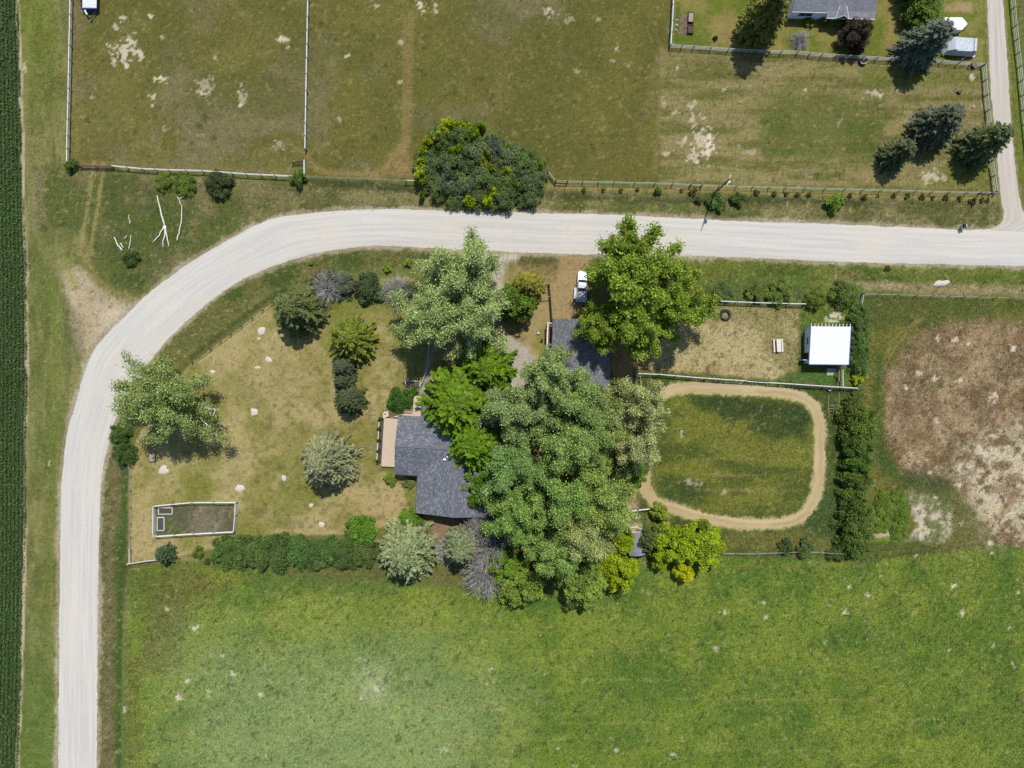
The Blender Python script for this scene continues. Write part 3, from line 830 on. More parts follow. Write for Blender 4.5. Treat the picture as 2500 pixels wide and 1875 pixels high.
def make_spruce(seed, Rr=4.0, h=12.0, dens=1.0, spray=.62, aspect=.34, power=.85, droop=-.25, step=.42, inner=True, ragged=.22):
    """conifer: whorls of drooping boughs, each a feather of needle sprays"""
    rg = np.random.default_rng(seed)
    wood = MB()
    wood.tube([(0, 0, -.3), (0, 0, h * .5), (0, 0, h * .98)], [.24, .14, .02], 6)
    Ps, Ds, Cs = [], [], []
    z = .5
    while z < h * .985:
        t = z / h
        Lb = Rr * (1 - t) ** power + .15
        nb = int(np.clip(5 + Lb * 2.0, 5, 13))
        a0 = rg.random() * 6.28
        for b in range(nb):
            az = a0 + b * 6.283 / nb + rg.normal() * .16
            ln = Lb * (1 - ragged + 2 * ragged * rg.random())
            er = np.array([math.cos(az), math.sin(az), 0]); et = np.array([-er[1], er[0], 0])
            lift = .28 * (1 - t) if t < .8 else .9
            m = max(3, int(ln / .21 * dens))
            s = (np.arange(m) + rg.random(m) * .7) / m
            zz = z + ln * (lift * s * .35 + droop * s ** 2 * (1.1 - t))
            if b % 3 == 0:
                wood.tube([tuple(er * ln * q + np.array([0, 0, z + ln * (lift * q * .35 + droop * q * q * (1.1 - t)) - .03])) for q in (0, .5, .95)], [.05, .03, .01], 3, cap=False)
            wdt = (.10 + .55 * np.sin(np.clip(s * 1.15, 0, 1) * 3.14) ** .8) * min(1.0, ln * .38)
            tone = 1 + rg.normal() * .15
            for sd in (-1, 1, 0):
                off = sd * wdt * (.25 + .75 * rg.random(m))
                P = er[None] * (ln * s)[:, None] + et[None] * off[:, None]
                P[:, 2] = zz - np.abs(off) * .22 + rg.normal(size=m) * .04
                D = er[None] * .85 + et[None] * sd * .75 + np.array([[0, 0, droop * .6 * (1 - t) + (.2 if sd == 0 else 0)]])
                D = np.broadcast_to(D, P.shape)
                Ps.append(P); Ds.append(D)
                Cs.append((tone * (.80 + .40 * s))[:, None])           # young tips are paler
            if inner:
                k = max(2, m // 4)
                P = er[None] * (ln * rg.random((k, 1)) * .7); P = P + rg.normal(size=P.shape) * .1; P[:, 2] += z - .15
                Ps.append(P); Ds.append(np.broadcast_to(er, P.shape)); Cs.append(np.full((k, 1), .8))
        z += step * (.8 + .4 * rg.random()) * (1 - .35 * t)
    P, D, C = np.concatenate(Ps), np.concatenate(Ds), np.concatenate(Cs)
    parts = [leaves(P, spray, rg, up=1.1, aspect=aspect, dirs=unit(D), tone=.14, tint=C, hue=.06)]
    return wood.mesh('trunk', M_BARKD, True), leaf_mesh('crown', parts)

def make_shrub(seed, Rr=1.5, h=1.8, nl=2600, leaf=.26, lumps=22, aspect=.55, tone=.2, pale=.0, yellow=0.0, flat=1.0, lump=(.22, .16), outer=.8, pw=.45):
    """rounded bush: many stems, lumpy leaf mass"""
    rg = np.random.default_rng(seed)
    wood = MB()
    cs, rs, cc = [], [], []
    for i in range(lumps):
        d = unit(rg.normal(size=3)); d[2] = abs(d[2])
        q = rg.random() ** pw
        c = d * np.array([Rr, Rr, h * .85 * flat]) * q * outer * (.85 + .25 * rg.random()) + np.array([0, 0, h * .10])
        cs.append(c); rs.append(min(Rr, h) * (lump[0] + lump[1] * rg.random())); cc.append(1 + rg.normal() * .2)
        if i % 2 == 0:
            wood.tube([(rg.normal() * .08, rg.normal() * .08, -.2), tuple(c * np.array([.5, .5, .45])), tuple(c)], [.045, .03, .012], 4, cap=False)
    cs, rs, cc = np.array(cs), np.array(rs), np.array(cc)
    k = rg.integers(0, lumps, nl)
    P = cs[k] + unit(rg.normal(size=(nl, 3))) * (rs[k] * (.55 + .55 * rg.random(nl)))[:, None]
    P[:, 2] = np.abs(P[:, 2]) + .02
    tint = cc[k][:, None] * np.ones((1, 3))
    if yellow:
        y = (rg.random(lumps) < yellow)[k] & (P[:, 2] > h * .35)
        tint[y] *= np.array([2.3, 1.95, .35])
    return wood.mesh('stem', M_BARKD, True), leaf_mesh('foliage', [leaves(P, leaf, rg, up=.7, aspect=aspect, tone=tone, tint=tint, pale=pale)])

def make_dead(seed, Rr=2.5, h=3.0, nlimb=40, spread=1.0, mat=None, thick=.05, twigs=5):
    """leafless grey branches fanning out from one root"""
    rg = np.random.default_rng(seed)
    wood = MB()
    for i in range(nlimb):
        az = rg.random() * 6.28; el = rg.uniform(.15, 1.3)
        ln = (Rr * math.cos(el) + h * math.sin(el)) * rg.uniform(.65, 1.05)
        d = np.array([math.cos(az) * math.cos(el) * spread, math.sin(az) * math.cos(el) * spread, math.sin(el)])
        b = poly_curve((rg.normal() * .2, rg.normal() * .2, 0), d / np.linalg.norm(d), ln, (0, 0, -.25), 5, rg)
        for p in b: p[2] = max(p[2], .03)
        wood.tube(b, [thick * (1 - .8 * k / 5) + .012 for k in range(6)], 4, cap=False)
        for j in range(twigs):
            k = rg.integers(2, 6)
            dd = b[k] - b[k-1]; dd = dd / np.linalg.norm(dd) + rg.normal(size=3) * .55
            tw = poly_curve(b[k], dd / np.linalg.norm(dd), ln * rg.uniform(.14, .34), (0, 0, 0), 2, rg)
            wood.tube(tw, [.026, .02, .012], 3, cap=False)
    return wood.mesh('branch', mat or M_DEAD)

# shared meshes: a few of each kind, reused at other sizes, turns and tints
POPLAR = [make_poplar(101 + i, pale=(.08, .07, .04, .08)[i], leaf=.285, sig=.37, nl=(40000, 40000, 44000, 36000)[i], spire=(.55, .8, .7, .4)[i], gap=(.13, .12, .09, .17)[i]) for i in range(4)]
BIGPOP = make_poplar(121, Rr=9.5, h=14, nlimb=34, nl=60000, leaf=.29, pale=.07, spire=.5, gap=.12, twig=.9, sig=.45)
SPIRE = [make_poplar(131 + i, Rr=7, h=20, nlimb=30, nl=42000, leaf=.30, pale=.05, spire=1.0, gap=.08, twig=.55, sig=.26) for i in range(2)]
SPRUCE = [make_spruce(201 + i, power=.48, ragged=.3, spray=.7) for i in range(3)]
BLUE = make_spruce(211, Rr=5.2, h=11.5, spray=.75, aspect=.30, power=.62, droop=-.18, step=.50, ragged=.18, dens=.85)
BLUE2 = make_spruce(212, Rr=5.2, h=11.5, spray=.70, aspect=.32, power=.62, droop=-.2, step=.50, ragged=.22, dens=.85)
LARCH = [make_spruce(221 + i, Rr=6.5, h=13, spray=1.0, aspect=.42, power=.55, droop=.02, step=.62, ragged=.3, dens=.8) for i in range(2)]
PINE = make_spruce(231, Rr=2.6, h=5.5, spray=.45, aspect=.4, power=.45, droop=-.05, step=.3, ragged=.25)
SHRUB = [make_shrub(301 + i) for i in range(3)]
BUSH = [make_shrub(311 + i, Rr=3.0, h=3.4, nl=11000, leaf=.26, lumps=70, lump=(.14, .15), outer=.9) for i in range(3)]
ROUND = [make_shrub(321 + i, Rr=3.6, h=7.0, nl=17000, leaf=.30, lumps=120, tone=.18, lump=(.10, .15), outer=1.0, pw=.32) for i in range(2)]
THICK = make_shrub(331, Rr=4.0, h=4.2, nl=13000, leaf=.28, lumps=80, pale=.06, lump=(.12, .15), outer=.9)
TUFT = [make_shrub(341 + i, Rr=.5, h=.7, nl=240, leaf=.2, lumps=7) for i in range(2)]
DEADB = [make_dead(351 + i, 3.0, 3.2, 110, twigs=12, thick=.035) for i in range(2)]

def plant(name, label, cat, meshes, px, py, r, h, nom, tint, rz=None, group=None, zc=.0, names=('trunk', 'crown'), k=2.1):
    """one plant: Empty at its foot + its wood + its leaves; (px,py) is where zc*h of it is seen"""
    p = W(px, py, zc * h)
    t = thing(name, label, cat, (p.x, p.y, 0), R.random() * 6.28 if rz is None else rz, group)
    sc = (r / nom[0], r / nom[0], h / nom[1])
    for nm, me in zip(names, meshes):
        o = put(nm, me, t, scale=sc)
        r_, g_, b_ = alb(tint, k)
        o.color = (r_ * 1.03, g_ * .98, b_ * (.95 if tint[2] > .7 * tint[1] else .84), 1)
    return t
# ---------------------------------------------------------------- grass (uncountable) and crop rows
def blades(name, label, poly, n, ln, wd, seed, gain=1.0, var=.22, dry=.10, lift=(.1, .8), reject=True, tint=None, cat='grass'):
    rg = np.random.default_rng(seed)
    P = np.array(poly, float)
    lo, hi = P.min(0), P.max(0)
    X = rg.uniform(lo[0], hi[0], n); Y = rg.uniform(lo[1], hi[1], n)
    keep = poly_sd(X, Y, poly) < 0
    keep &= (poly_sd(X, Y, ROAD_POLY, 30) > -2) & (poly_sd(X, Y, LANE_POLY, 20) > 0) & (seg_dist(X, Y, LOOP[::3]) > 12)
    X, Y = X[keep], Y[keep]
    gi = np.clip(np.searchsorted(gx, (X - 1250) / PPM), 0, nx - 1); gj = np.clip(np.searchsorted(gy, (937.5 - Y) / PPM), 0, ny - 1)
    c, z = gc[gj, gi], gz[gj, gi]          # colour and height of the ground under each blade
    if reject:
        keep = (rg.random(len(X)) < np.clip((.24 - c[:, 0]) * 9, 0, 1))
        X, Y, c, z = X[keep], Y[keep], c[keep], z[keep]
    n = len(X)
    az = rg.random(n) * 6.283 + 0
    el = rg.uniform(lift[0], lift[1], n)
    s = ln * rg.uniform(.5, 1.25, n) * (.6 + .9 * fbm(X, Y, 16, 2, 77))
    d = np.stack([np.cos(az) * np.cos(el), np.sin(az) * np.cos(el), np.sin(el)], 1)
    sd = np.stack([-np.sin(az), np.cos(az), np.zeros(n)], 1) * (wd * rg.uniform(.6, 1.3, n))[:, None]
    base = np.stack([(X - 1250) / PPM, (937.5 - Y) / PPM, z - .01], 1)
    V = np.stack([base - sd, base + sd, base + d * s[:, None]], 1).reshape(-1, 3)
    br = np.clip(gain * (1 + rg.normal(size=(n, 1)) * var), .4, 2.0)
    col = c * br
    straw = rg.random(n) < dry
    col[straw] = col[straw] * .5 + np.array([.17, .145, .08]) * .6
    if tint is not None: col = col * np.array(tint)
    C = np.repeat(col, 3, 0)
    o = put(name, mesh_np(name, V, np.arange(n * 3).reshape(n, 3), M_BLADE, np.clip(C, 0, .8)))
    kind(o, 'stuff'); tag(o, label, cat)
    return o
blades('meadow_grass', 'lush green hay grass covering the southern meadow', [(300,1376),(1520,1350),(2110,1365),(2560,1300),(2560,1920),(300,1920)], 260000, .42, .065, 501, 1.1, .3, .035)
blades('verge_grass', 'rough roadside grass on the verges and in the corner meadow', [(70,-40),(160,-40),(165,405),(740,432),(1010,445),(1350,455),(2440,482),(2470,-40),(2560,-40),(2560,735),(2107,720),(1720,735),(1440,640),(1085,650),(790,668),(560,815),(330,1050),(313,1130),(305,1920),(70,1920)], 200000, .42, .06, 502, 1.1, .3)
blades('paddock_grass', 'short dry paddock grass north of the road', [(168,-40),(1640,-40),(1640,113),(2395,160),(2437,466),(1360,440),(1010,440),(163,402)], 150000, .24, .05, 503, 1.08, .3, lift=(.05, .5))
blades('pasture_grass', 'patchy grass and weeds around the exercise track and brown field', [(1540,640),(2110,720),(2560,735),(2560,1310),(2110,1370),(1520,1350),(1480,1200),(1560,960)], 150000, .40, .06, 504, 1.1, .3)
blades('lawn_grass', 'thin dry lawn grass around the house', [(330,1060),(465,888),(662,742),(1000,676),(1300,640),(1500,800),(1500,1300),(900,1300),(520,1345),(316,1375)], 70000, .18, .045, 505, 1.06, .26, lift=(.05, .45))

def crop_rows():
    rg = np.random.default_rng(601)
    Ps, Ts = [], []
    for r in range(22):
        x0 = 62 - r * 9.6
        m = 4600 if r < 9 else 1300
        y = rg.uniform(-250, 2130, m)
        x = x0 + (crop_x(y) - 62) * .55 + rg.normal(size=m) * 1.8
        ok = (x < crop_x(y) - 3 + (fbm(x, y, 30, 2, 9) - .5) * 8) & (fbm(x, y, 26, 3, 19 + r % 3) > .36)
        x, y = x[ok], y[ok]
        Ps.append(np.stack([(x - 1250) / PPM, (937.5 - y) / PPM, rg.uniform(.12, .5, len(x))], 1))
        Ts.append(.85 + .4 * fbm(x, y, 90, 2, 29))
    P = np.concatenate(Ps); T = np.concatenate(Ts)[:, None]
    V, F_, C = leaves(P, .34, rg, up=.7, aspect=.5, tone=.2, tint=T)
    o = put('crop_rows', mesh_np('crop_rows', V, F_, M_LEAF, C))
    o.color = (*alb((74,96,46), 1.9), 1)
    kind(o, 'stuff')
    tag(o, 'dark green crop growing in straight rows along the western edge', 'crop')
crop_rows()
# ---------------------------------------------------------------- materials of built things
M_WHITE = plain('weathered_white_paint', (.66, .66, .62), .6, .18, 3)
M_RAIL = plain('pale_grey_rail', (.52, .52, .47), .75, .25, 3)
M_POST = plain('grey_fence_post', (.26, .24, .21), .85, .3, 5)
M_DARKWOOD = plain('dark_stained_wood', (.075, .05, .038), .8, .35, 4)
M_WOOD = plain('weathered_wood', (.33, .25, .19), .8, .3, 4)
M_DECK = plain('tan_deck_board', (.60, .46, .33), .75, .14, 2.5, stretch=(6, .6, 1))
M_DECK2 = plain('tan_deck_board_cross', (.60, .46, .33), .75, .14, 2.5, stretch=(.6, 6, 1))
M_BLACK = plain('black_rubber', (.02, .02, .022), .7, .3, 6)
M_METAL = plain('galvanised_metal', (.42, .43, .44), .4, .2, 5, metallic=.6)
M_SOIL = plain('garden_soil', (.085, .06, .048), .95, .4, 6, bump=.4)
M_PALE = plain('pale_subsoil', (.57, .51, .42), .95, .18, 6, bump=.5)
M_CONC = plain('concrete', (.42, .37, .34), .9, .25, 3)
M_GLASS = plain('dark_window_glass', (.02, .028, .04), .08, .2, 2, spec=.6)
M_BLUE = plain('blue_trim_paint', (.045, .05, .25), .5, .15, 3)
M_SIDING = plain('white_siding', (.86, .89, .92), .6, .1, 2)
M_TAN = plain('beige_siding', (.40, .34, .27), .7, .15, 2)
M_RUST = plain('rusty_red_gate', (.17, .075, .05), .7, .35, 5)
M_TARP = plain('grey_blue_tarp', (.44, .48, .50), .55, .12, 1.2, bump=.3)
M_TRUCK = plain('white_car_paint', (.58, .60, .62), .25, .06, 2, spec=.6)
M_ROOFW = plain('white_metal_roofing', (.80, .81, .82), .5, .04, 2, spec=.3)

def shingle_material(name, c1, c2, c3, fleck=.6):
    m, nt, out = new_mat(name)
    p = N(nt, 'ShaderNodeBsdfPrincipled'); p.inputs['Roughness'].default_value = .9; p.inputs['Specular IOR Level'].default_value = .2
    uv = N(nt, 'ShaderNodeUVMap')
    br = N(nt, 'ShaderNodeTexBrick', i_Scale=1.0)
    br.offset = .37; br.squash = 1.0
    br.inputs['Color1'].default_value = (0, 0, 0, 1); br.inputs['Color2'].default_value = (1, 1, 1, 1)
    br.inputs['Mortar'].default_value = (.25, .25, .25, 1)
    br.inputs['Mortar Size'].default_value = .012
    br.inputs['Bias'].default_value = 0
    br.inputs['Brick Width'].default_value = .42
    br.inputs['Row Height'].default_value = .2
    L(nt, uv, 0, br, 'Vector')
    ramp = N(nt, 'ShaderNodeValToRGB')
    e = ramp.color_ramp.elements
    c1, c2, c3 = [tuple(v * .52 for v in q) for q in (c1, c2, c3)]
    e[0].position = .0; e[0].color = (*c1, 1)
    e[1].position = 1.0; e[1].color = (*c3, 1)
    a = e.new(.55); a.color = (*c2, 1)
    a = e.new(.80); a.color = (*[(u + v) / 2 for u, v in zip(c2, c3)], 1)
    L(nt, br, 'Color', ramp, 0)
    tc = N(nt, 'ShaderNodeTexCoord')
    n1 = N(nt, 'ShaderNodeTexNoise', i_Scale=.5, i_Detail=6.0, i_Roughness=.7); L(nt, tc, 'Object', n1, 'Vector')
    r = N(nt, 'ShaderNodeMapRange'); r.inputs[1].default_value = .3; r.inputs[2].default_value = .7; r.inputs[3].default_value = .82; r.inputs[4].default_value = 1.15
    L(nt, n1, 0, r, 0)
    mu = mixrgb(nt, 'MULTIPLY', 1.0); L(nt, ramp, 0, mu, 6); L(nt, r, 0, mu, 7)
    L(nt, mu, 2, p, 'Base Color')
    b = N(nt, 'ShaderNodeBump', i_Strength=.5, i_Distance=.02); L(nt, br, 'Color', b, 'Height'); L(nt, b, 0, p, 'Normal')
    L(nt, p, 0, out, 0)
    return m
M_SHING = shingle_material('charcoal_shingles', (.115, .122, .14), (.15, .158, .178), (.29, .295, .31))
M_SHING2 = shingle_material('grey_shingles', (.13, .135, .148), (.165, .17, .182), (.30, .30, .305))
M_SHING3 = shingle_material('light_grey_shingles', (.21, .215, .235), (.25, .255, .275), (.31, .315, .335))
M_CAP = plain('ridge_cap_shingle', (.135, .143, .162), .9, .15, 2)

# unit pieces shared by every fence
U_POST = MB().box((0, 0, .48), (1, 1, .96)).prism([(-.5, -.5), (.5, -.5), (.5, .5), (-.5, .5)], .961, 1.0, .7)
U_RAIL = MB().tube([(0, 0, 0), (1, 0, 0)], .5, 6)
def unit_meshes():
    out = {}
    for k, m in (('white', M_WHITE), ('rail', M_RAIL), ('post', M_POST), ('dark', M_DARKWOOD), ('wood', M_WOOD), ('metal', M_METAL), ('rust', M_RUST), ('black', M_BLACK), ('bleach', M_BLEACH)):
        out['post_' + k] = U_POST.mesh('post', m)
        out['rail_' + k] = U_RAIL.mesh('rail', m)
    return out
UM = unit_meshes()
fence_count = 0
def fence(name, label, pts, gap=2.9, hgt=1.25, rails=((1.2, .12),), mats=('post', 'white'), post=.14, group=None, skip=(), wire=0, jit=.03):
    """posts and rails along points seen in the photo at top-rail height"""
    P = [W(x, y, hgt) for x, y in pts]
    base = P[0].copy(); base.z = 0
    t = thing(name, label, 'fence', base, 0, group)
    posts = []
    for i in range(len(P) - 1):
        d = P[i+1] - P[i]
        k = max(1, round(d.length / gap))
        for j in range(k): posts.append(P[i] + d * (j / k))
    posts.append(P[-1])
    for i, p in enumerate(posts):
        hh = hgt + .12 + R.uniform(-.03, .05)
        o = put('post', UM['post_' + mats[0]], t, (p.x - base.x, p.y - base.y, -.35), (R.uniform(-jit, jit), R.uniform(-jit, jit), R.uniform(-.1, .1)), (post, post, hh + .35))
    for i in range(len(posts) - 1):
        if i in skip: continue
        a, b = posts[i], posts[i+1]
        d = b - a
        for z, th in rails:
            dz = R.uniform(-.025, .025)
            put('rail', UM['rail_' + mats[1]], t, (a.x - base.x, a.y - base.y, z + dz), (0, R.uniform(-.008, .008), math.atan2(d.y, d.x)), (d.length + .04, th, th))
        for k in range(wire):
            put('wire', UM['rail_metal'], t, (a.x - base.x, a.y - base.y, .3 + .3 * k), (0, 0, math.atan2(d.y, d.x)), (d.length, .012, .012))
    return t

# ---------------------------------------------------------------- buildings
def slab(name, quad, thick, mat, parent, uscale=1.0):
    """roof plane: quad = eave a, eave b, ridge b, ridge a (local); UV runs in metres along and down"""
    q = [Vector(p) for p in quad]
    nrm = (q[1] - q[0]).cross(q[3] - q[0]).normalized()
    if nrm.z < 0: nrm = -nrm
    v = [tuple(p) for p in q] + [tuple(p - nrm * thick) for p in q]
    f = [(0, 1, 2, 3), (7, 6, 5, 4)] + [(a, 4 + a, 4 + (a+1) % 4, (a+1) % 4) for a in range(4)]
    me = bpy.data.meshes.new(name)
    me.from_pydata(v, [], f)
    u = (q[1] - q[0]).normalized(); w = nrm.cross(u)
    uvl = me.uv_layers.new(name='UVMap')
    for lp in me.loops:
        p = Vector(v[lp.vertex_index]) - q[0]
        uvl.data[lp.index].uv = (p.dot(u), p.dot(w))
    me.update(); me.materials.append(mat)
    if me.polygons[0].normal.z < 0: me.flip_normals()
    return put(name, me, parent)

def gable(t, x0, x1, y0, y1, ze, zr, axis, mats, over=.45, wall=True, lab=None, ext=0.0):
    """a gabled wing of thing t; axis = direction of the ridge; mats = wall, roof, cap"""
    if wall:
        m = MB(); e = .05
        a0, a1, b0, b1 = x0 + over, x1 - over, y0 + over, y1 - over
        zt = ze - .12
        m.prism([(a0, b0), (a1, b0), (a1, b1), (a0, b1)], -.2, zt)
        k = (zr - ze) / ((x1 - x0) / 2 if axis == 'y' else (y1 - y0) / 2)
        if axis == 'y':
            c = (x0 + x1) / 2
            for yy, s in ((b0, 1), (b1, -1)):
                m.prism([(0, 0)], 0, 0) if False else None
                i = len(m.v)
                m.v += [(a0, yy, zt), (a1, yy, zt), (c, yy, zr - .2), (a0, yy + s * .1, zt), (a1, yy + s * .1, zt), (c, yy + s * .1, zr - .2)]
                m.f += [(i, i+1, i+2), (i+5, i+4, i+3), (i, i+3, i+4, i+1), (i+1, i+4, i+5, i+2), (i+2, i+5, i+3, i)]
        else:
            c = (y0 + y1) / 2
            for xx, s in ((a0, 1), (a1, -1)):
                i = len(m.v)
                m.v += [(xx, b0, zt), (xx, b1, zt), (xx, c, zr - .2), (xx + s * .1, b0, zt), (xx + s * .1, b1, zt), (xx + s * .1, c, zr - .2)]
                m.f += [(i, i+1, i+2), (i+5, i+4, i+3), (i, i+3, i+4, i+1), (i+1, i+4, i+5, i+2), (i+2, i+5, i+3, i)]
        m.build('wall', mats[0], t)
    if axis == 'y':
        c = (x0 + x1) / 2
        a = slab('roof_slope', [(x0, y0, ze), (x0, y1 + ext, ze), (c, y1 + ext, zr), (c, y0, zr)], .14, mats[1], t)
        b = slab('roof_slope', [(x1, y0, ze), (x1, y1 + ext, ze), (c, y1 + ext, zr), (c, y0, zr)], .14, mats[1], t)
        MB().box((c, (y0 + y1 + ext) / 2, zr + .02), (.34, y1 + ext - y0 + .02, .06)).build('ridge_cap', mats[2], t)
        for xx in (x0, x1):
            MB().box((xx + (.06 if xx == x1 else -.06), (y0 + y1 + ext) / 2, ze - .1), (.1, y1 + ext - y0, .12)).build('gutter', mats[3], t)
    else:
        c = (y0 + y1) / 2
        a = slab('roof_slope', [(x0, y0, ze), (x1 + ext, y0, ze), (x1 + ext, c, zr), (x0, c, zr)], .14, mats[1], t)
        b = slab('roof_slope', [(x0, y1, ze), (x1 + ext, y1, ze), (x1 + ext, c, zr), (x0, c, zr)], .14, mats[1], t)
        MB().box(((x0 + x1 + ext) / 2, c, zr + .02), (x1 + ext - x0 + .02, .34, .06)).build('ridge_cap', mats[2], t)
        for yy in (y0, y1):
            MB().box(((x0 + x1) / 2, yy + (.06 if yy == y1 else -.06), ze - .1), (x1 - x0, .1, .12)).build('gutter', mats[3], t)

def window(t, c, w, h, face, name='window'):
    """window on a wall; face = outward direction x+, x-, y+, y-"""
    ax = face[0]; s = 1 if face[1] == '+' else -1
    dx = (lambda a, b, cc: (cc, a, b)) if ax == 'x' else (lambda a, b, cc: (a, cc, b))
    o = MB()
    for (u, v, du, dv) in ((0, h/2, w + .16, .08), (0, -h/2, w + .16, .08), (-w/2, 0, .08, h), (w/2, 0, .08, h), (0, 0, .05, h)):
        p = Vector(c) + Vector(dx(u, v, s * .04))
        o.box(p, dx(du, dv, .08))
    f = o.build(name, M_WHITE, t)
    p = Vector(c) + Vector(dx(0, 0, s * .012))
    MB().box(p, dx(w, h, .024)).build('pane', M_GLASS, f)
    return f

# main L-shaped house
c = W(1085, 1120, 0)
hs = thing('farm_house', 'L-shaped farmhouse with charcoal shingle roof beside the wooden deck', 'house', (c.x, c.y, 0), math.radians(-3.4))
def hl(px, py, z):     # photo pixel -> local house coordinates
    v = W(px, py, z) - Vector((c.x, c.y, 0))
    v.rotate(Matrix.Rotation(math.radians(3.4), 3, 'Z'))
    return v
ze = 2.8
A = hl(1017, 1205, ze); B = hl(1015, 1252, ze)
x0 = A.x; yb = hl(1090, 1257, ze).y
xr = hl(1110, 1190, 5.1).x
x1 = 2 * xr - x0
gable(hs, x0, x1, yb, yb + 20.5, ze, 5.1, 'y', (M_TAN, M_SHING, M_CAP, M_DARKWOOD))
wl = hl(967.5, 1088, ze).x; wt = hl(1005, 1017, ze).y; wb = hl(1000, 1160, ze).y
gable(hs, wl, x0 + 1.0, wb, wt, ze + .02, 4.65, 'x', (M_TAN, M_SHING, M_CAP, M_DARKWOOD), ext=4.6)
v = hl(1086, 1121, 4.5)
MB().box((v.x, v.y, 4.75), (.55, .4, .5)).box((v.x + .5, v.y + .5, 4.75), (.3, .3, .4)).build('roof_vent', M_WHITE, hs)
MB().tube([(v.x + 1.8, v.y - 3, 4.4), (v.x + 1.8, v.y - 3, 5.35)], .07, 8).build('vent_pipe', M_METAL, hs)
for yy in (-2.5, -6, 3.5): window(hs, (x1 - .45, yy, 1.5), 1.5, 1.2, 'x+')
for yy in (-3.2, -6.5): window(hs, (x0 + .45, yy, 1.5), 1.4, 1.1, 'x-')
window(hs, (wl + .45, 0.6, 1.4), 2.2, 1.9, 'x-'); window(hs, (wl + 3.0, wb + .45, 1.5), 1.4, 1.1, 'y-')
window(hs, (xr - 3, yb + .45, 1.5), 1.6, 1.2, 'y-'); window(hs, (xr + 3, yb + .45, 1.5), 1.2, 1.1, 'y-')
dr = MB().box((wl + 3.6, wt - .45 + .04, 1.05), (.95, .07, 2.1)).build('door', M_WHITE, hs)
MB().box((wl + 3.95, wt - .45 + .1, 1.05), (.05, .06, .14)).build('door_handle', M_METAL, dr)

# deck: every board is its own piece
dk = thing('wooden_deck', 'tan wooden deck wrapping the west end of the farmhouse', 'deck', (c.x, c.y, 0), math.radians(-3.4))
dz = .55
a0 = hl(931, 1138, dz); a1 = hl(935, 1022, dz); a2 = hl(968, 1075, dz)
xa, xb, ya, yt = a0.x, wl + .5, a0.y, hl(1000, 1004, dz).y
bw = .205; x = xa; i = 0
ym = hl(945, 1021, dz).y
while x < xb:
    MB().box((x + bw/2, (ya + ym) / 2, dz + R.uniform(-.006, .006)), (bw - .03, ym - ya, .05)).build('board', M_DECK, dk); x += bw
x = xa + 1.4; xe = hl(1040, 1010, dz).x
wy = wt - .45
while x < xe:
    yo = min(yt, ym + (x - xa - 1.2) * .62)
    MB().box((x + bw/2, (max(wy, ym if x < xb else wy) + yo) / 2, dz + R.uniform(-.006, .006)), (bw - .03, yo - max(wy, ym if x < xb else wy), .05)).build('board', M_DECK, dk); x += bw
g0 = hl(1008, 1002, dz); g1 = hl(1038, 977, dz)
y = yt + .02
while y < g1.y:
    MB().box(((g0.x + g1.x) / 2, y + bw/2, dz - .02 + R.uniform(-.006, .006)), (g1.x - g0.x, bw - .03, .05)).build('board', M_DECK2, dk); y += bw
for k in range(2):
    MB().box(((g0.x + g1.x) / 2, g1.y + .2 + .32 * k, .36 - .17 * k), (g1.x - g0.x, .32, .06)).build('step', M_DECK2, dk)
MB().box(((xa + xb) / 2, ya - .04, .27), (xb - xa, .05, .56)).box((xa - .04, (ya + ym) / 2, .27), (.05, ym - ya, .56)).build('skirt', M_WOOD, dk)
s0 = hl(944, 1015, dz)
for k in range(3):
    MB().box((s0.x - .18 + .03 * k - .10 * k, s0.y - .15 + .34 * k, dz - .12 - .15 * k), (1.15, .36, .06), rz=.45).build('stair_tread', M_DECK2, dk)
v = hl(939.5, 1007, .9)
MB().box((v.x, v.y, .45), (.14, .14, .9)).box((v.x, v.y, .93), (.3, .3, .06)).build('newel_post', M_WHITE, dk)
def bench(label, px, py, w, d, rz=0.0):
    q = hl(px, py, 1.0); q.z = 0
    q.rotate(Matrix.Rotation(math.radians(-3.4), 3, 'Z'))
    t = thing('bench', label, 'bench', (c.x + q.x, c.y + q.y, dz + .025), math.radians(-3.4) + rz)
    for k in range(3):
        MB().box((0, (k - 1) * d / 3, .43), (w, d / 3 - .03, .045)).build('seat_board', M_WOOD if k == 1 else M_DECK2, t)
    for sx in (-1, 1):
        MB().box((sx * (w / 2 - .08), 0, .2), (.09, d * .9, .4)).build('leg', M_DECK, t)
    MB().box((0, d / 2 + .03, .66), (w, .04, .3)).build('backrest', M_DECK2, t)
bench('tan wooden bench on the deck against the round shrub', 995.5, 1004, 1.75, .48)
bench('narrow wooden bench on the deck under the lime-green tree', 1036, 1000, 1.3, .4, math.pi / 2)
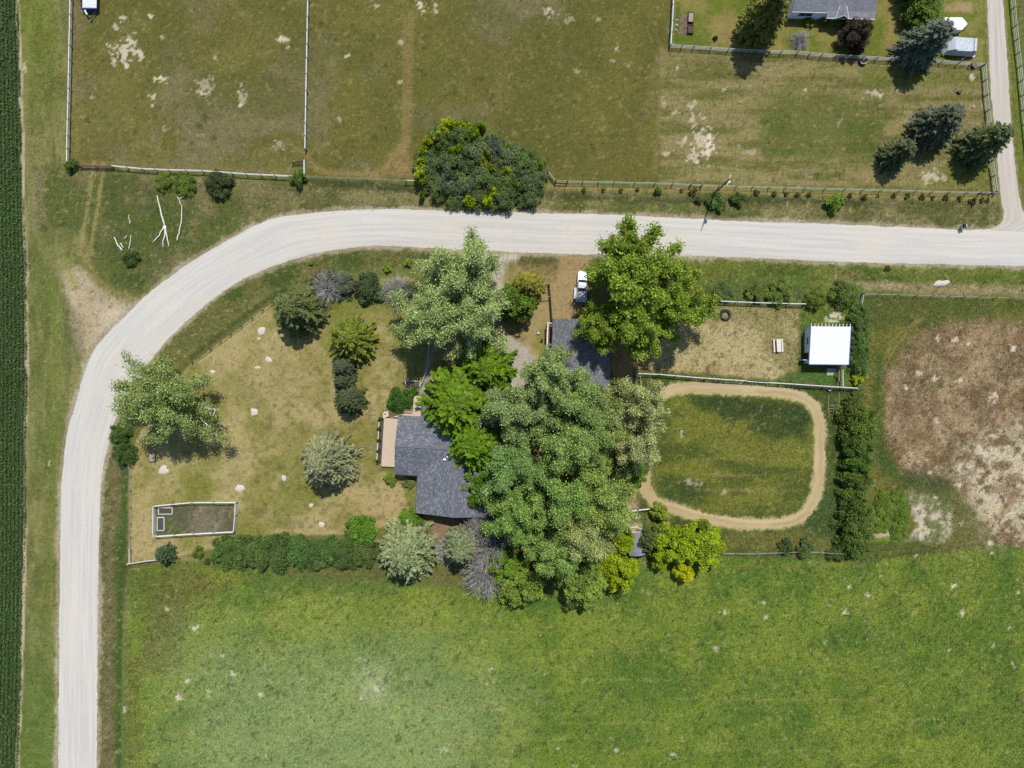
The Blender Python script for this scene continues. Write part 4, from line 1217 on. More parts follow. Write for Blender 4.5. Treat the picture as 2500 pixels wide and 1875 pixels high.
# planter strip along the deck
pl = thing('planter_strip', 'narrow mulch bed with white edging along the outer side of the deck', 'planter', (c.x, c.y, 0), math.radians(-3.4))
e0 = hl(924, 1130, 0); e1 = hl(931, 1022, 0)
MB().box((xa - .55, (ya + ym) / 2 + .2, .09), (.75, ym - ya - .6, .18)).build('mulch', M_SOIL, pl)
MB().box((xa - 1.0, (ya + ym) / 2 + .2, .14), (.12, ym - ya - .5, .28)).build('edging', M_WHITE, pl)
for k, fr in enumerate((.04, .27, .5, .76, .97)):
    q = Vector((xa - .8, ya + .4 + fr * (ym - ya - .4), 0)); q.rotate(Matrix.Rotation(math.radians(-3.4), 3, 'Z'))
    t = thing('planter_shrub', ('southernmost', 'second from south', 'middle', 'second from north', 'northernmost')[k] + ' tiny dark green plant in the mulch strip beside the deck', 'plant', (c.x + q.x, c.y + q.y, .1), R.random() * 6, 'plants in the deck planter')
    for nm, me in zip(('stem', 'foliage'), TUFT[k % 2]):
        o = put(nm, me, t, scale=(1.15, 1.15, 1.1)); o.color = (*alb((56,76,34), 1.8), 1)
# little flower bed with pots by the walkway
q = W(1008, 937, 0)
fb = thing('flower_bed', 'small white-edged soil bed north of the round shrub', 'flower bed', (q.x, q.y, 0), math.radians(-2))
MB().box((0, -.05, .06), (2.7, 1.0, .12)).build('soil', M_SOIL, fb)
MB().box((0, .52, .13), (2.9, .12, .26)).box((-1.42, -.03, .13), (.12, .98, .26)).box((1.42, -.03, .13), (.12, .98, .26)).build('edging', M_WHITE, fb)
for k, (dx_, lb) in enumerate(((-.72, 'brown plant pot at the west end of the white-edged bed'), (.85, 'brown plant pot at the east end of the white-edged bed'))):
    t = thing('plant_pot', lb, 'pot', (q.x + dx_, q.y - .2, .12), 0, 'pots in the flower bed')
    MB().prism([(.33 * math.cos(a * .524), .33 * math.sin(a * .524)) for a in range(12)], 0, .34, -.18).build('pot', M_WOOD, t)
    MB().prism([(.34 * math.cos(a * .524), .34 * math.sin(a * .524)) for a in range(12)], .345, .36).build('soil', M_SOIL, t)
fence('rail_fence', 'short white rail fence running diagonally from the flower bed', [(1043,900),(1029,937)], 1.6, 1.0, ((.95, .1), (.5, .1)), ('white', 'white'), .12)
fence('rail_fence', 'short white rail fence in the shade beside the walkway', [(1046,846),(1044,898)], 2.2, 1.0, ((.95, .08), (.5, .08)), ('white', 'rail'), .1)
fence('wire_fence', 'grey wire panel fence under the silver poplars west of the drive', [(971,742),(970,792)], 2.0, 1.2, ((1.15, .06), (.6, .05)), ('metal', 'metal'), .07, wire=3)

# garage
g = W(1416, 862, 0)
ga = thing('garage', 'long grey-roofed garage between the drive and the tall green poplars', 'garage', (g.x, g.y, 0), math.radians(-2.1))
gw = 144 * .98 / 12.5 / 2
gable(ga, -gw, gw, -6.6, 6.25, 2.8, 4.7, 'y', (M_TAN, M_SHING2, M_CAP, M_DARKWOOD), .4)
for yy in (-4, -.5): 
    d = MB().box((-gw + .38, yy, 1.15), (.06, 2.7, 2.3)).build('garage_door', M_WHITE, ga)
    for k in range(3): MB().box((-gw + .335, yy, .55 + .6 * k), (.03, 2.7, .03)).build('panel_joint', M_RAIL, d)
window(ga, (0, 6.25 - .4, 1.5), 1.3, 1.0, 'y+'); window(ga, (gw - .4, 2, 1.6), 1.2, .9, 'x+'); window(ga, (gw - .4, -2.5, 1.6), 1.2, .9, 'x+')
# porch along the garage front
pg = thing('side_porch', 'narrow brown side porch with pale top beam along the garage', 'porch', (g.x, g.y, 0), math.radians(-2.1))
px0 = -gw - .95
MB().box((px0 + .55, 2.55, .12), (1.2, 6.0, .24)).build('floor', M_RUST, pg)
for yy in (-.3, 2.6, 5.4): MB().box((px0, yy, 1.2), (.14, .14, 2.4)).build('post', M_WOOD, pg)
MB().box((px0, 2.55, 2.42), (.24, 6.0, .12)).build('top_beam', M_BLEACH, pg)
MB().box((px0 + .14, 2.55, 2.36), (.08, 6.0, .2)).build('fascia', M_RUST, pg)
MB().box((px0 + .55, 5.42, 2.45), (1.35, .13, .12)).build('end_beam', M_WHITE, pg)
# brown fence between garage and drive
fence('wooden_fence', 'dark brown post and rail fence running north from the garage', [(1341,693),(1344,725),(1348,784)], 2.6, 1.3, ((1.25, .2), (.65, .16)), ('dark', 'dark'), .22)
fence('wooden_fence', 'weathered short rail fence arm at the north end of the brown fence', [(1322,692),(1342,692)], 1.6, 1.3, ((1.25, .14), (.6, .12)), ('wood', 'wood'), .18)
fence('wooden_fence', 'weathered short rail fence arm halfway along the brown fence', [(1322,726),(1344,724)], 1.7, 1.3, ((1.25, .14),), ('wood', 'wood'), .16)

# white roofed shed
s = W(2026, 843, 0)
sc_ = W(2026.5, 843.5, 3.1)
sh = thing('horse_shed', 'square horse shed with white ribbed metal roof and blue trim', 'shed', (sc_.x, sc_.y, 0), math.radians(-.6))
hw, hd = 97 * .977 / 12.5 / 2, 92 * .977 / 12.5 / 2
z_n, z_s = 3.45, 2.75
MB().prism([(-hw + .15, -hd + .25), (hw - .15, -hd + .25), (hw - .15, hd - .1), (-hw + .15, hd - .1)], -.2, 2.62).build('wall', M_SIDING, sh)
for i in range(8):
    yy = -hd + .6 + i * (2 * hd - 1.0) / 7
    MB().box((-hw + .13, yy, 1.3), (.05, .05, 2.6)).build('batten', M_WHITE, sh)
slab('roof_sheet', [(-hw, -hd, z_s), (hw, -hd, z_s), (hw, hd, z_n), (-hw, hd, z_n)], .07, M_ROOFW, sh)
ang = math.atan2(z_n - z_s, 2 * hd)
rib = MB().box((0, 0, 0), (.05, math.hypot(2 * hd, z_n - z_s), .045)).mesh('rib', M_ROOFW)
for i in range(25):
    put('rib', rib, sh, (-hw + .1 + i * (2 * hw - .2) / 24, 0, (z_n + z_s) / 2 + .03), (ang, 0, 0))
raf = MB().box((0, 0, 0), (.12, 1.2, .16)).mesh('rafter_end', M_WHITE)
for i in range(12):
    put('rafter_end', raf, sh, (-hw + .05 + i * (2 * hw - .15) / 11, hd - .05, z_n - .17), (ang, 0, 0))
MB().box((hw + .05, 0, (z_n + z_s) / 2 - .05), (.14, math.hypot(2 * hd, z_n - z_s), .2), rx=ang).build('side_fascia', M_BLUE, sh)
MB().box((0, -hd - .06, z_s - .08), (2 * hw + .1, .14, .18)).build('front_fascia', M_BLUE, sh)
MB().box((-hw + .3, hd - .06, 3.0), (.3, .05, .5)).build('gable_infill', M_SIDING, sh)
f = MB().box((-hw + .11, .95, 1.7), (.09, 1.5, .75)).build('window', M_WHITE, sh); MB().box((-hw + .055, .95, 1.7), (.03, 1.25, .5)).build('pane', M_GLASS, f)
f = MB().box((-hw + .1, -2.05, 1.05), (.1, 1.35, 2.1)).build('doorway', M_BLACK, sh)
MB().box((-hw - .35, -2.75, 1.0), (.9, .08, 1.9)).box((-hw - .35, -2.80, 1.4), (.9, .03, .12)).build('door', M_SIDING, sh)
q = W(2030, 908, 0)
st_ = MB().box((0, 0, .05), (1.9, 1.35, .14)).build('concrete_step', M_CONC, None, (q.x, q.y, 0)); tag(st_, 'pale concrete pad at the south door of the horse shed', 'step')
fence('rail_fence', 'white rail fence linking the horse shed to the south paddock fence', [(2058,892),(2059,944)], 4.0, 1.25, ((1.2, .14), (.7, .1)), ('white', 'white'), .16)
fence('wooden_fence', 'weathered rail fence beside the white link fence south of the shed', [(2050,893),(2050,930)], 3.0, 1.2, ((1.1, .12), (.6, .1)), ('wood', 'wood'), .14)

# neighbour's house, cut by the top of the frame
q = W(1921, 46, 0)
nh = thing('neighbour_house', 'white-sided house with light grey roof and small gable by the spruces', 'house', (q.x, q.y, 0), math.radians(-1.6))
wid = 15.6
gable(nh, -.05, wid, -.05, 9.2, 2.8, 5.2, 'x', (M_SIDING, M_SHING3, M_SHING3, M_WHITE), .06)
slab('porch_roof', [(6.6, -1.0, 2.62), (wid + .3, -1.0, 2.62), (wid + .3, .6, 3.02), (6.6, .6, 3.02)], .1, M_SHING3, nh)
MB().box(((6.6 + wid + .3) / 2, -1.05, 2.55), (wid + .3 - 6.6, .1, .16)).build('porch_gutter', M_WHITE, nh)
for xx in (7.0, 11.5, 15.6): MB().box((xx, -.85, 1.25), (.14, .14, 2.5)).build('porch_post', M_WHITE, nh)
cxg, hg = 9.5, 1.25
slab('dormer_slope', [(cxg - hg, -1.05, 2.7), (cxg - hg, .6, 3.0), (cxg, 3.2, 3.75), (cxg, -1.05, 3.75)], .08, M_SHING3, nh)
slab('dormer_slope', [(cxg + hg, -1.05, 2.7), (cxg + hg, .6, 3.0), (cxg, 3.2, 3.75), (cxg, -1.05, 3.75)], .08, M_SHING3, nh)
for sgn in (-1, 1):
    MB().tube([(cxg + sgn * hg, -1.1, 2.74), (cxg, 3.3, 3.86)], .07, 4).build('valley_flashing', M_WHITE, nh)
    MB().tube([(cxg + sgn * hg, -1.1, 2.66), (cxg, -1.1, 3.76)], .07, 4).build('rake_board', M_WHITE, nh)
window(nh, (2.9, -.0, 1.75), 2.6, 1.1, 'y-'); window(nh, (8.0, -.0, 1.6), .8, 1.0, 'y-'); window(nh, (13.2, 0, 1.6), 1.4, 1.1, 'y-')
window(nh, (-.0, 3.0, 1.7), 1.2, 1.1, 'x-'); window(nh, (0, 6.4, 1.7), 1.2, 1.1, 'x-')
d = MB().box((10.2, -.03, 1.05), (.95, .06, 2.1)).build('door', M_WHITE, nh); MB().box((10.5, -.09, 1.05), (.05, .06, .14)).build('door_handle', M_METAL, d)
slab('skylight', [(3.2, 1.95, 3.93), (6.0, 1.95, 3.93), (6.0, 2.5, 4.22), (3.2, 2.5, 4.22)], .05, M_GLASS, nh)
MB().tube([(4.4, 3.4, 4.3), (4.4, 3.4, 5.4)], .12, 8).build('flue', M_METAL, nh)

# small shed with a curved roof by the yellow trees
q = W(1550, 1322, 0)
ss = thing('small_shed', 'small shed with curved grey roof and white front between yellow-green trees', 'shed', (q.x, q.y, 0), math.radians(4))
MB().prism([(-1.25, -2.1), (1.25, -2.1), (1.25, 2.0), (-1.25, 2.0)], -.1, 1.55).build('wall', M_SIDING, ss)
arc = [(-1.5 + 3.0 * k / 10, 1.55 + .62 * math.sin(math.pi * k / 10)) for k in range(11)]
for k in range(10):
    (u0, w0), (u1, w1) = arc[k], arc[k+1]
    slab('roof_panel', [(u0, -2.35, w0), (u0, 2.15, w0), (u1, 2.15, w1), (u1, -2.35, w1)], .05, M_SHING3, ss)
MB().prism([(-1.4, 2.16), (1.4, 2.16), (1.4, 2.24), (-1.4, 2.24)], 1.3, 1.85).build('front_fascia', M_WHITE, ss)
MB().box((.2, 2.03, .85), (.9, .06, 1.6)).build('door', M_WHITE, ss)
for k, (dx_, dy_, ln, rz) in enumerate(((-.9, 2.75, 1.3, .1), (.75, 2.65, 1.1, -.25), (.2, 2.9, .9, .5))):
    o = MB().box((0, 0, .06), (ln, .14, .1)).build('timber', M_WHITE, None, (q.x + dx_, q.y + dy_, .02 + .0 * k)); o.rotation_euler.z = rz
    tag(o, ('white plank lying at the west corner of the small shed', 'white plank lying at the east corner of the small shed', 'short white plank tilted in front of the small shed door')[k], 'plank')
fence('rail_fence', 'white and grey rail fence north of the small curved-roof shed', [(1529,1250),(1588,1243)], 2.5, 1.2, ((1.15, .16), (.6, .12)), ('dark', 'white'), .2)
fence('wooden_fence', 'dark rail fence west of the small curved-roof shed', [(1528,1252),(1520,1298)], 2.0, 1.2, ((1.15, .2), (.6, .16)), ('dark', 'dark'), .2)
fence('wooden_fence', 'grey rail fence beside the yellow-green trees east of the small shed', [(1631,1272),(1628,1302)], 2.4, 1.2, ((1.15, .14), (.6, .12)), ('post', 'rail'), .16)
fence('wire_fence', 'wire fence with grey posts behind the small shed', [(1520,1352),(1575,1353),(1640,1355)], 3.0, 1.1, ((1.05, .04), (.6, .03)), ('post', 'metal'), .12)

# ---------------------------------------------------------------- paddock and yard fences
fence('rail_fence', 'long white rail fence along the west side of the north-west paddock', [(171,-40),(168,110),(165,250),(163,330),(162,394)], 3.0, 1.3, ((1.25, .2), (.7, .08)), ('post', 'white'), .16)
gt_ = fence('field_gate', 'rusty red bar gate at the south-west corner of the paddock', [(190,403),(271,406)], 3.3, 1.2, ((1.15, .14), (.85, .12), (.55, .12), (.25, .12)), ('rust', 'rust'), .14); gt_['category'] = 'gate'
fence('rail_fence', 'white rail fence along the south side of the north-west paddock', [(271,404),(345,411),(410,414),(493,416),(600,424),(705,429),(738,430)], 2.9, 1.3, ((1.25, .2), (.75, .08)), ('post', 'white'), .16)
fence('rail_fence', 'white rail fence dividing the two northern paddocks', [(752,-40),(750,40),(748,140),(745,300),(744,364)], 3.0, 1.3, ((1.25, .2), (.7, .08)), ('dark', 'white'), .18)
fence('rail_fence', 'short white rail fence between paddock gap and corner bush', [(742,389),(742,430)], 3.0, 1.3, ((1.25, .22), (.7, .14)), ('post', 'white'), .18)
gt_ = fence('field_gate', 'dark swung-open bar gate in the gap of the dividing fence', [(741,392),(712,396)], 2.4, 1.2, ((1.15, .1), (.85, .1), (.55, .1), (.25, .1)), ('dark', 'dark'), .12); gt_['category'] = 'gate'
fence('wire_fence', 'thin wire fence with pale posts west of the roadside thicket', [(742,431),(796,432),(848,434),(896,435),(943,438),(990,440)], 4.0, 1.1, ((1.08, .03), (.7, .02)), ('bleach', 'metal'), .12)
fence('rail_fence', 'single white rail panel just west of the roadside thicket', [(990,440),(1030,441)], 3.2, 1.2, ((1.15, .16),), ('post', 'white'), .16)
fence('wooden_fence', 'weathered angled rail panel at the east edge of the roadside thicket', [(1338,417),(1357,441)], 3.0, 1.25, ((1.2, .2), (.6, .16)), ('dark', 'wood'), .2)
fence('wooden_fence', 'weathered brace panel where the road fence starts east of the thicket', [(1357,441),(1385,442)], 2.4, 1.25, ((1.2, .2), (.3, .14)), ('dark', 'wood'), .2)
fence('wire_fence', 'long white-taped wire fence along the north side of the road', [(1385,442),(1500,444),(1600,446),(1687,450),(1716,451),(1800,454),(1920,457),(2065,461),(2200,464),(2320,468),(2410,469),(2437,470)], 3.45, 1.25, ((1.2, .085), (.75, .03), (.4, .03)), ('post', 'rail'), .14)
fence('wooden_fence', 'dark brace panel at the east end of the road fence', [(2398,469),(2425,470)], 2.4, 1.3, ((.3, .14),), ('dark', 'dark'), .2)
fence('wooden_fence', 'dark brace panel halfway along the road fence near the pole', [(1688,450),(1715,451)], 2.4, 1.3, ((.3, .14),), ('dark', 'dark'), .18)
fence('rail_fence', 'white rail fence on the west side of the neighbour garden', [(1646,-30),(1642,50),(1638,108)], 2.9, 1.35, ((1.3, .22), (.8, .14), (.4, .12)), ('dark', 'white'), .16)
fence('rail_fence', 'long pale rail fence on the south side of the neighbour garden', [(1638,109),(1695,112),(1780,118),(1870,123),(1950,125),(2010,131),(2110,137),(2180,141),(2262,144),(2345,151),(2406,155)], 2.85, 1.35, ((1.3, .11), (.85, .09), (.4, .08)), ('post', 'rail'), .15)
fence('rail_fence', 'pale rail fence between the mown paddock and the lane', [(2407,156),(2413,230),(2421,305),(2426,390),(2436,466)], 2.85, 1.35, ((1.3, .12), (.85, .09), (.4, .08)), ('post', 'rail'), .15)
fence('rail_fence', 'pale rail fence east of the gravel lane', [(2476,-30),(2484,60),(2495,160),(2508,300),(2520,420)], 2.9, 1.35, ((1.3, .11), (.85, .09), (.4, .08)), ('post', 'rail'), .14)
fence('rail_fence', 'white rail fence along the north side of the tyre paddock', [(1717,733),(1800,737),(1885,740),(1968,742)], 2.9, 1.3, ((1.25, .2), (.7, .08)), ('dark', 'white'), .16)
fence('rail_fence', 'white rail fence along the south side of the tyre paddock', [(1556,912),(1610,914),(1690,921),(1760,926),(1823,930)], 3.0, 1.3, ((1.25, .2), (.7, .08)), ('post', 'white'), .14)
gt_ = fence('field_gate', 'grey bar gate in the south fence of the tyre paddock', [(1823,931),(1876,935)], 2.2, 1.2, ((1.15, .1), (.85, .08), (.55, .08), (.25, .08)), ('metal', 'metal'), .12); gt_['category'] = 'gate'
fence('rail_fence', 'white rail fence south of the horse shed', [(1876,934),(1940,938),(2015,943),(2060,946),(2094,948)], 3.0, 1.3, ((1.25, .2), (.7, .08)), ('white', 'white'), .14)
fence('wooden_fence', 'pale weathered rail fence south-east of the garage', [(1556,880),(1553,920),(1546,968)], 2.4, 1.3, ((1.25, .18), (.65, .14)), ('dark', 'wood'), .2)
fence('rail_fence', 'tilted grey corner brace at the north-west corner of the brown field', [(2110,717),(2104,750)], 2.7, 1.2, ((1.15, .12), (.4, .1)), ('dark', 'rail'), .18)
fence('wire_fence', 'wire fence with dark posts along the north edge of the brown field', [(2110,717),(2150,718),(2195,719),(2240,721),(2320,723),(2395,725),(2475,727),(2560,730)], 3.6, 1.1, ((1.05, .035), (.6, .025)), ('dark', 'metal'), .12)
fence('wire_fence', 'wire fence with small posts south of the exercise track', [(1752,1352),(1850,1353),(1960,1348),(2100,1354)], 3.6, 1.1, ((1.05, .045), (.6, .03)), ('post', 'rail'), .12)
fence('wire_fence', 'dark wire fence following the road bend north of the lawn', [(465,884),(510,852),(560,816),(612,776),(664,738),(720,706),(790,682)], 3.2, 1.1, ((1.05, .05), (.7, .03), (.4, .03)), ('dark', 'dark'), .14)
fence('wire_fence', 'wire fence with thin posts on the west side of the lawn', [(313,1130),(314,1200),(314,1280),(313,1345)], 3.2, 1.1, ((1.05, .03), (.6, .025)), ('post', 'metal'), .1)
fence('rail_fence', 'white rail at the south-west corner of the lawn, west side', [(315,1342),(315,1376)], 2.8, 1.0, ((.95, .14),), ('white', 'white'), .14)
fence('rail_fence', 'white rail along the south-west corner of the lawn, south side', [(309,1378),(350,1371),(391,1366)], 3.3, 1.0, ((.95, .16),), ('white', 'white'), .14)
fence('garden_fence', 'white rail fence enclosing the vegetable garden', [(372,1237),(420,1232),(467,1228),(520,1228),(574,1228),(573,1260),(569,1300),(470,1305),(378,1311),(372,1307),(372,1237)], 3.9, 1.25, ((1.2, .17), (.7, .1), (.25, .08)), ('post', 'white'), .14)
for lab, x0_, y0_, x1_, y1_ in (('white-edged raised bed with soil, long side running east-west', 386, 1239, 421, 1256), ('white-edged raised bed with soil, long side running north-south', 383, 1263, 401, 1296)):
    a, b = W(x0_, y0_, .3), W(x1_, y1_, .3)
    t = thing('raised_bed', lab, 'raised bed', ((a.x + b.x) / 2, (a.y + b.y) / 2, 0), .0, 'raised beds in the vegetable garden')
    w_, h_ = b.x - a.x, a.y - b.y
    for sx, sy, lx, ly in ((0, 1, w_, .12), (0, -1, w_, .12), (1, 0, .12, h_ - .13), (-1, 0, .12, h_ - .13)):
        MB().box((sx * (w_ / 2 - .06), sy * (h_ / 2 - .06), .16), (lx, ly, .32)).build('side_board', M_WHITE, t)
    MB().box((0, 0, .1), (w_ - .26, h_ - .26, .2)).build('soil', M_SOIL, t)

# ---------------------------------------------------------------- utility pole
b_ = W(1738, 478, 0)
up = thing('utility_pole', 'wooden utility pole with crossarm beside the road', 'utility pole', (b_.x, b_.y, 0))
MB().tube([(0, 0, -.4), (0, 0, 11.2)], [.16, .11], 8).build('pole', M_DARKWOOD, up)
MB().box((0, 0, 10.6), (.14, 2.7, .16), rz=-.33).build('crossarm', M_RAIL, up)
for k in (-1.2, .1, 1.2):
    MB().tube([(k * math.sin(.33), k * math.cos(.33), 10.68), (k * math.sin(.33), k * math.cos(.33), 10.92)], [.07, .04], 6).build('insulator', M_WHITE, up)
MB().tube([(.3, -.1, 8.9), (.3, -.1, 9.8)], .24, 10).build('transformer', M_WHITE, up)

# marker post and mailboxes by the road
def roadside(name, label, cat, px, py):
    p = W(px, py, 0)
    return thing(name, label, cat, (p.x, p.y, -.1), .1)
t = roadside('marker_sign', 'small dark marker sign on a post at the north road edge', 'sign', 1418, 506)
MB().box((0, 0, .75), (.09, .06, 1.7)).build('post', M_DARKWOOD, t); MB().box((0, -.05, 1.4), (.35, .03, .5)).build('panel', M_METAL, t)
t = roadside('mailbox', 'dark mailbox on a post near the mouth of the lane', 'mailbox', 2346, 552)
MB().box((0, 0, .55), (.12, .12, 1.3)).build('post', M_DARKWOOD, t)
MB().box((0, -.25, 1.2), (.9, .75, .08)).build('shelf', M_WOOD, t)
MB().tube([(-.2, -.65, 1.4), (-.2, .15, 1.4)], .2, 8).build('box', M_BLACK, t); MB().tube([(.25, -.6, 1.38), (.25, .1, 1.38)], .17, 8).build('box', M_METAL, t)
t = roadside('marker_post', 'white marker post at the edge of the crop field', 'post', 75, 645)
MB().box((0, 0, .7), (.14, .14, 1.6)).build('post', M_WHITE, t); MB().box((0, 0, 1.55), (.18, .18, .12)).build('cap', M_BLACK, t)
t = roadside('garden_marker', 'thin dark stake standing in the lawn under the dark spruce', 'stake', 689, 848)
MB().tube([(0, 0, 0), (.02, 0, 1.3)], .05, 6).build('stake', M_DARKWOOD, t); MB().box((0, 0, 1.3), (.22, .1, .2)).build('head', M_RUST, t)
# ---------------------------------------------------------------- vehicles and yard things
def wheel(parent, x, y, z, r, w):
    o = MB().tube([(x - w/2, y, z), (x + w/2, y, z)], r, 16).build('wheel', M_BLACK, parent)
    MB().tube([(x - w/2 - .01, y, z), (x + w/2 + .01, y, z)], r * .58, 10).build('rim', M_METAL, o)
    return o

# pickup, nose up the picture
p = W(1421, 699, .9)
tr = thing('pickup_truck', 'white pickup truck parked under the green poplar beside the garage', 'pickup', (p.x, p.y, 0), math.radians(-4))
def loft(sections, mat, name, parent):
    """body through cross-sections (y, half width, z bottom, z top, top half width)"""
    m = MB(); k = 8
    for (y, hw_, zb, zt, tw) in sections:
        m.v += [(-hw_, y, zb), (hw_, y, zb), (hw_, y, zb + (zt - zb) * .55), (tw + .02, y, zt - .05), (tw - .06, y, zt), (-tw + .06, y, zt), (-tw - .02, y, zt - .05), (-hw_, y, zb + (zt - zb) * .55)]
    n = len(sections)
    for i in range(n - 1):
        for q in range(k): m.f.append((i*k+q, i*k+(q+1) % k, (i+1)*k+(q+1) % k, (i+1)*k+q))
    m.f.append(tuple(range(k))[::-1]); m.f.append(tuple((n-1)*k + q for q in range(k)))
    return m.build(name, mat, parent)
loft([(2.85, .82, .45, .85, .72), (2.7, .95, .4, 1.0, .85), (1.9, 1.0, .38, 1.1, .92), (1.15, 1.0, .38, 1.16, .95), (-.6, 1.0, .38, 1.12, .96)], M_TRUCK, 'body', tr)
cab = loft([(1.2, .92, 1.05, 1.16, .9), (.55, .9, 1.05, 1.72, .72), (.2, .9, 1.05, 1.8, .74), (-.45, .9, 1.05, 1.78, .74), (-.75, .9, 1.05, 1.15, .85)], M_TRUCK, 'cab', tr)
_m = MB(); _m.v = [(-.82, 1.2, 1.19), (.82, 1.2, 1.19), (.70, .60, 1.74), (-.70, .60, 1.74), (-.82, 1.14, 1.13), (.82, 1.14, 1.13), (.70, .54, 1.66), (-.70, .54, 1.66)]
_m.f = [(0, 1, 2, 3), (7, 6, 5, 4), (0, 4, 5, 1), (1, 5, 6, 2), (2, 6, 7, 3), (3, 7, 4, 0)]
_m.build('windscreen', M_GLASS, tr)
MB().box((0, -.68, 1.5), (1.4, .06, .42), rx=-.45).build('rear_window', M_GLASS, tr)
for sx in (-1, 1):
    MB().box((sx * .86, .2, 1.42), (.05, 1.0, .38), ry=-sx * .28).build('side_window', M_GLASS, tr)
    MB().box((sx * 1.1, .85, 1.15), (.2, .12, .18)).build('mirror', M_BLACK, tr)
    MB().box((sx * .66, 2.8, .78), (.36, .12, .18)).build('headlight', M_GLASS, tr)
    MB().box((sx * .66, 2.865, .79), (.3, .02, .12)).build('headlight_lens', M_METAL, tr)
    MB().box((sx * .93, -1.75, .95), (.14, 2.25, .5)).build('bed_side', M_TRUCK, tr)
    wheel(tr, sx * .85, 1.85, .38, .38, .26); wheel(tr, sx * .85, -1.75, .38, .38, .26)
    MB().tube([(sx * .82, -.75, 1.75), (sx * .82, -2.8, 1.75)], .035, 6).build('rack_bar', M_BLACK, tr)
    for yy in (-.8, -2.75): MB().tube([(sx * .88, yy, 1.1), (sx * .82, yy, 1.75)], .035, 6).build('rack_post', M_BLACK, tr)
for yy in (-.8, -1.75, -2.75): MB().tube([(-.85, yy, 1.76), (.85, yy, 1.76)], .03, 6).build('rack_crossbar', M_BLACK, tr)
MB().box((0, -1.75, .72), (1.72, 2.25, .08)).build('bed_floor', M_TRUCK, tr)
MB().box((0, -.72, .93), (1.72, .1, .46)).build('bed_front', M_TRUCK, tr)
MB().box((0, -2.92, .93), (1.86, .1, .46)).build('tailgate', M_TRUCK, tr)
MB().box((0, -3.02, .55), (1.9, .14, .2)).build('bumper', M_METAL, tr); MB().box((0, 2.92, .55), (1.7, .14, .22)).build('bumper', M_METAL, tr)
MB().box((-1.25, -1.45, .62), (.36, 2.2, .5)).build('side_box', M_TRUCK, tr)

# flatbed trailer in the north-west corner
p = W(219.5, 8, .8)
ft = thing('flatbed_trailer', 'white-decked trailer with black frame parked in the north-west paddock', 'trailer', (p.x, p.y, 0), math.radians(-1))
for i in range(9):
    MB().box((-1.26 + .315 * i, 1.4, .84), (.305, 4.9, .05)).build('deck_board', M_WHITE, ft)
MB().box((-1.5, 1.4, .9), (.1, 5.0, .34)).box((1.5, 1.4, .9), (.1, 5.0, .34)).build('side_rail', M_BLACK, ft)
MB().box((0, -1.16, .95), (3.0, .2, .5)).build('front_bulkhead', M_BLUE, ft)
MB().box((.1, -1.1, .72), (3.0, .1, .18)).build('front_beam', M_BLACK, ft)
for sx in (-1, 1):
    MB().tube([(sx * 1.2, -1.2, .6), (0, -3.0, .55)], .09, 6).build('tongue', M_BLACK, ft)
    wheel(ft, sx * 1.72, 2.2, .4, .4, .25)
    MB().box((sx * 1.74, 2.2, .86), (.36, 1.3, .06)).build('mudguard', M_BLACK, ft)
MB().tube([(-.85, -1.4, .9), (-.7, -1.9, .9), (-.4, -2.3, .9)], .17, 8).build('fuel_tank', M_WHITE, ft)
MB().tube([(0, -2.75, .0), (0, -2.75, .95)], .06, 6).build('jack', M_METAL, ft)
MB().tube([(0, -3.0, .55), (0, -3.2, .5)], .1, 6).build('coupler', M_METAL, ft)
MB().tube([(-1.55, .5, .95), (-2.3, 1.8, 1.0)], .05, 5).tube([(-1.55, .1, .95), (-2.3, 1.4, 1.0)], .05, 5).build('side_arm', M_BLACK, ft)

# V-nose cargo trailer and tarp-covered trailer in the neighbour's yard
p = W(2333, 58, 2.0)
ct = thing('cargo_trailer', 'white V-nose cargo trailer beside the big blue spruce', 'trailer', (p.x, p.y, 0), math.radians(-1))
outl = [(-2.2, -1.15), (1.2, -1.2), (2.25, 0.0), (1.2, 1.2), (-2.2, 1.15)]
MB().prism(outl, .45, 2.05).build('body', M_TRUCK, ct)
MB().prism([(x * 1.015, y * 1.02) for x, y in outl], 2.053, 2.12, .03).build('roof', M_ROOFW, ct)
MB().box((-1.0, -1.18, 1.45), (1.0, .05, .35)).build('window', M_BLUE, ct)
for sy in (-1, 1): 
    o = MB().tube([(-.6, sy * 1.05, .38), (-.6, sy * 1.24, .38)], .38, 14).build('wheel', M_BLACK, ct)
    MB().tube([(-.6, sy * 1.03, .38), (-.6, sy * 1.26, .38)], .2, 10).build('rim', M_METAL, ct if False else o)
    MB().tube([(1.4, sy * .8, .5), (3.0, 0, .45)], .06, 6).build('tongue', M_BLACK, ct)
p = W(2358, 106, 1.9)
tt = thing('covered_trailer', 'trailer shrouded in a crumpled grey-blue tarp near the lane', 'trailer', (p.x, p.y, 0), math.radians(-4))
rg = np.random.default_rng(71)
m = MB(); nx_, ny_ = 13, 9
for j in range(ny_):
    for i in range(nx_):
        u, v_ = i / (nx_ - 1), j / (ny_ - 1)
        x = -3.6 + 6.3 * u; y = -1.75 + 3.3 * v_
        z = 1.95 + .14 * math.sin(u * 5 + v_ * 2) * .5 + rg.normal() * .035
        e = min(u / .24, 1); z = .75 + (z - .75) * (e ** .7)
        if j == 0: z, y = .55, y - .05
        if j == ny_ - 1: z, y = .6, y + .05
        if i == nx_ - 1: z, x = .6, x + .05
        if i == 0: z = .55
        m.v.append((x, y, z))
for j in range(ny_ - 1):
    for i in range(nx_ - 1):
        a = j * nx_ + i; m.f.append((a, a + 1, a + nx_ + 1, a + nx_))
m.build('tarp', M_TARP, tt)
MB().box((-.2, -.1, .5), (5.6, 2.4, .5)).build('frame', M_BLACK, tt)
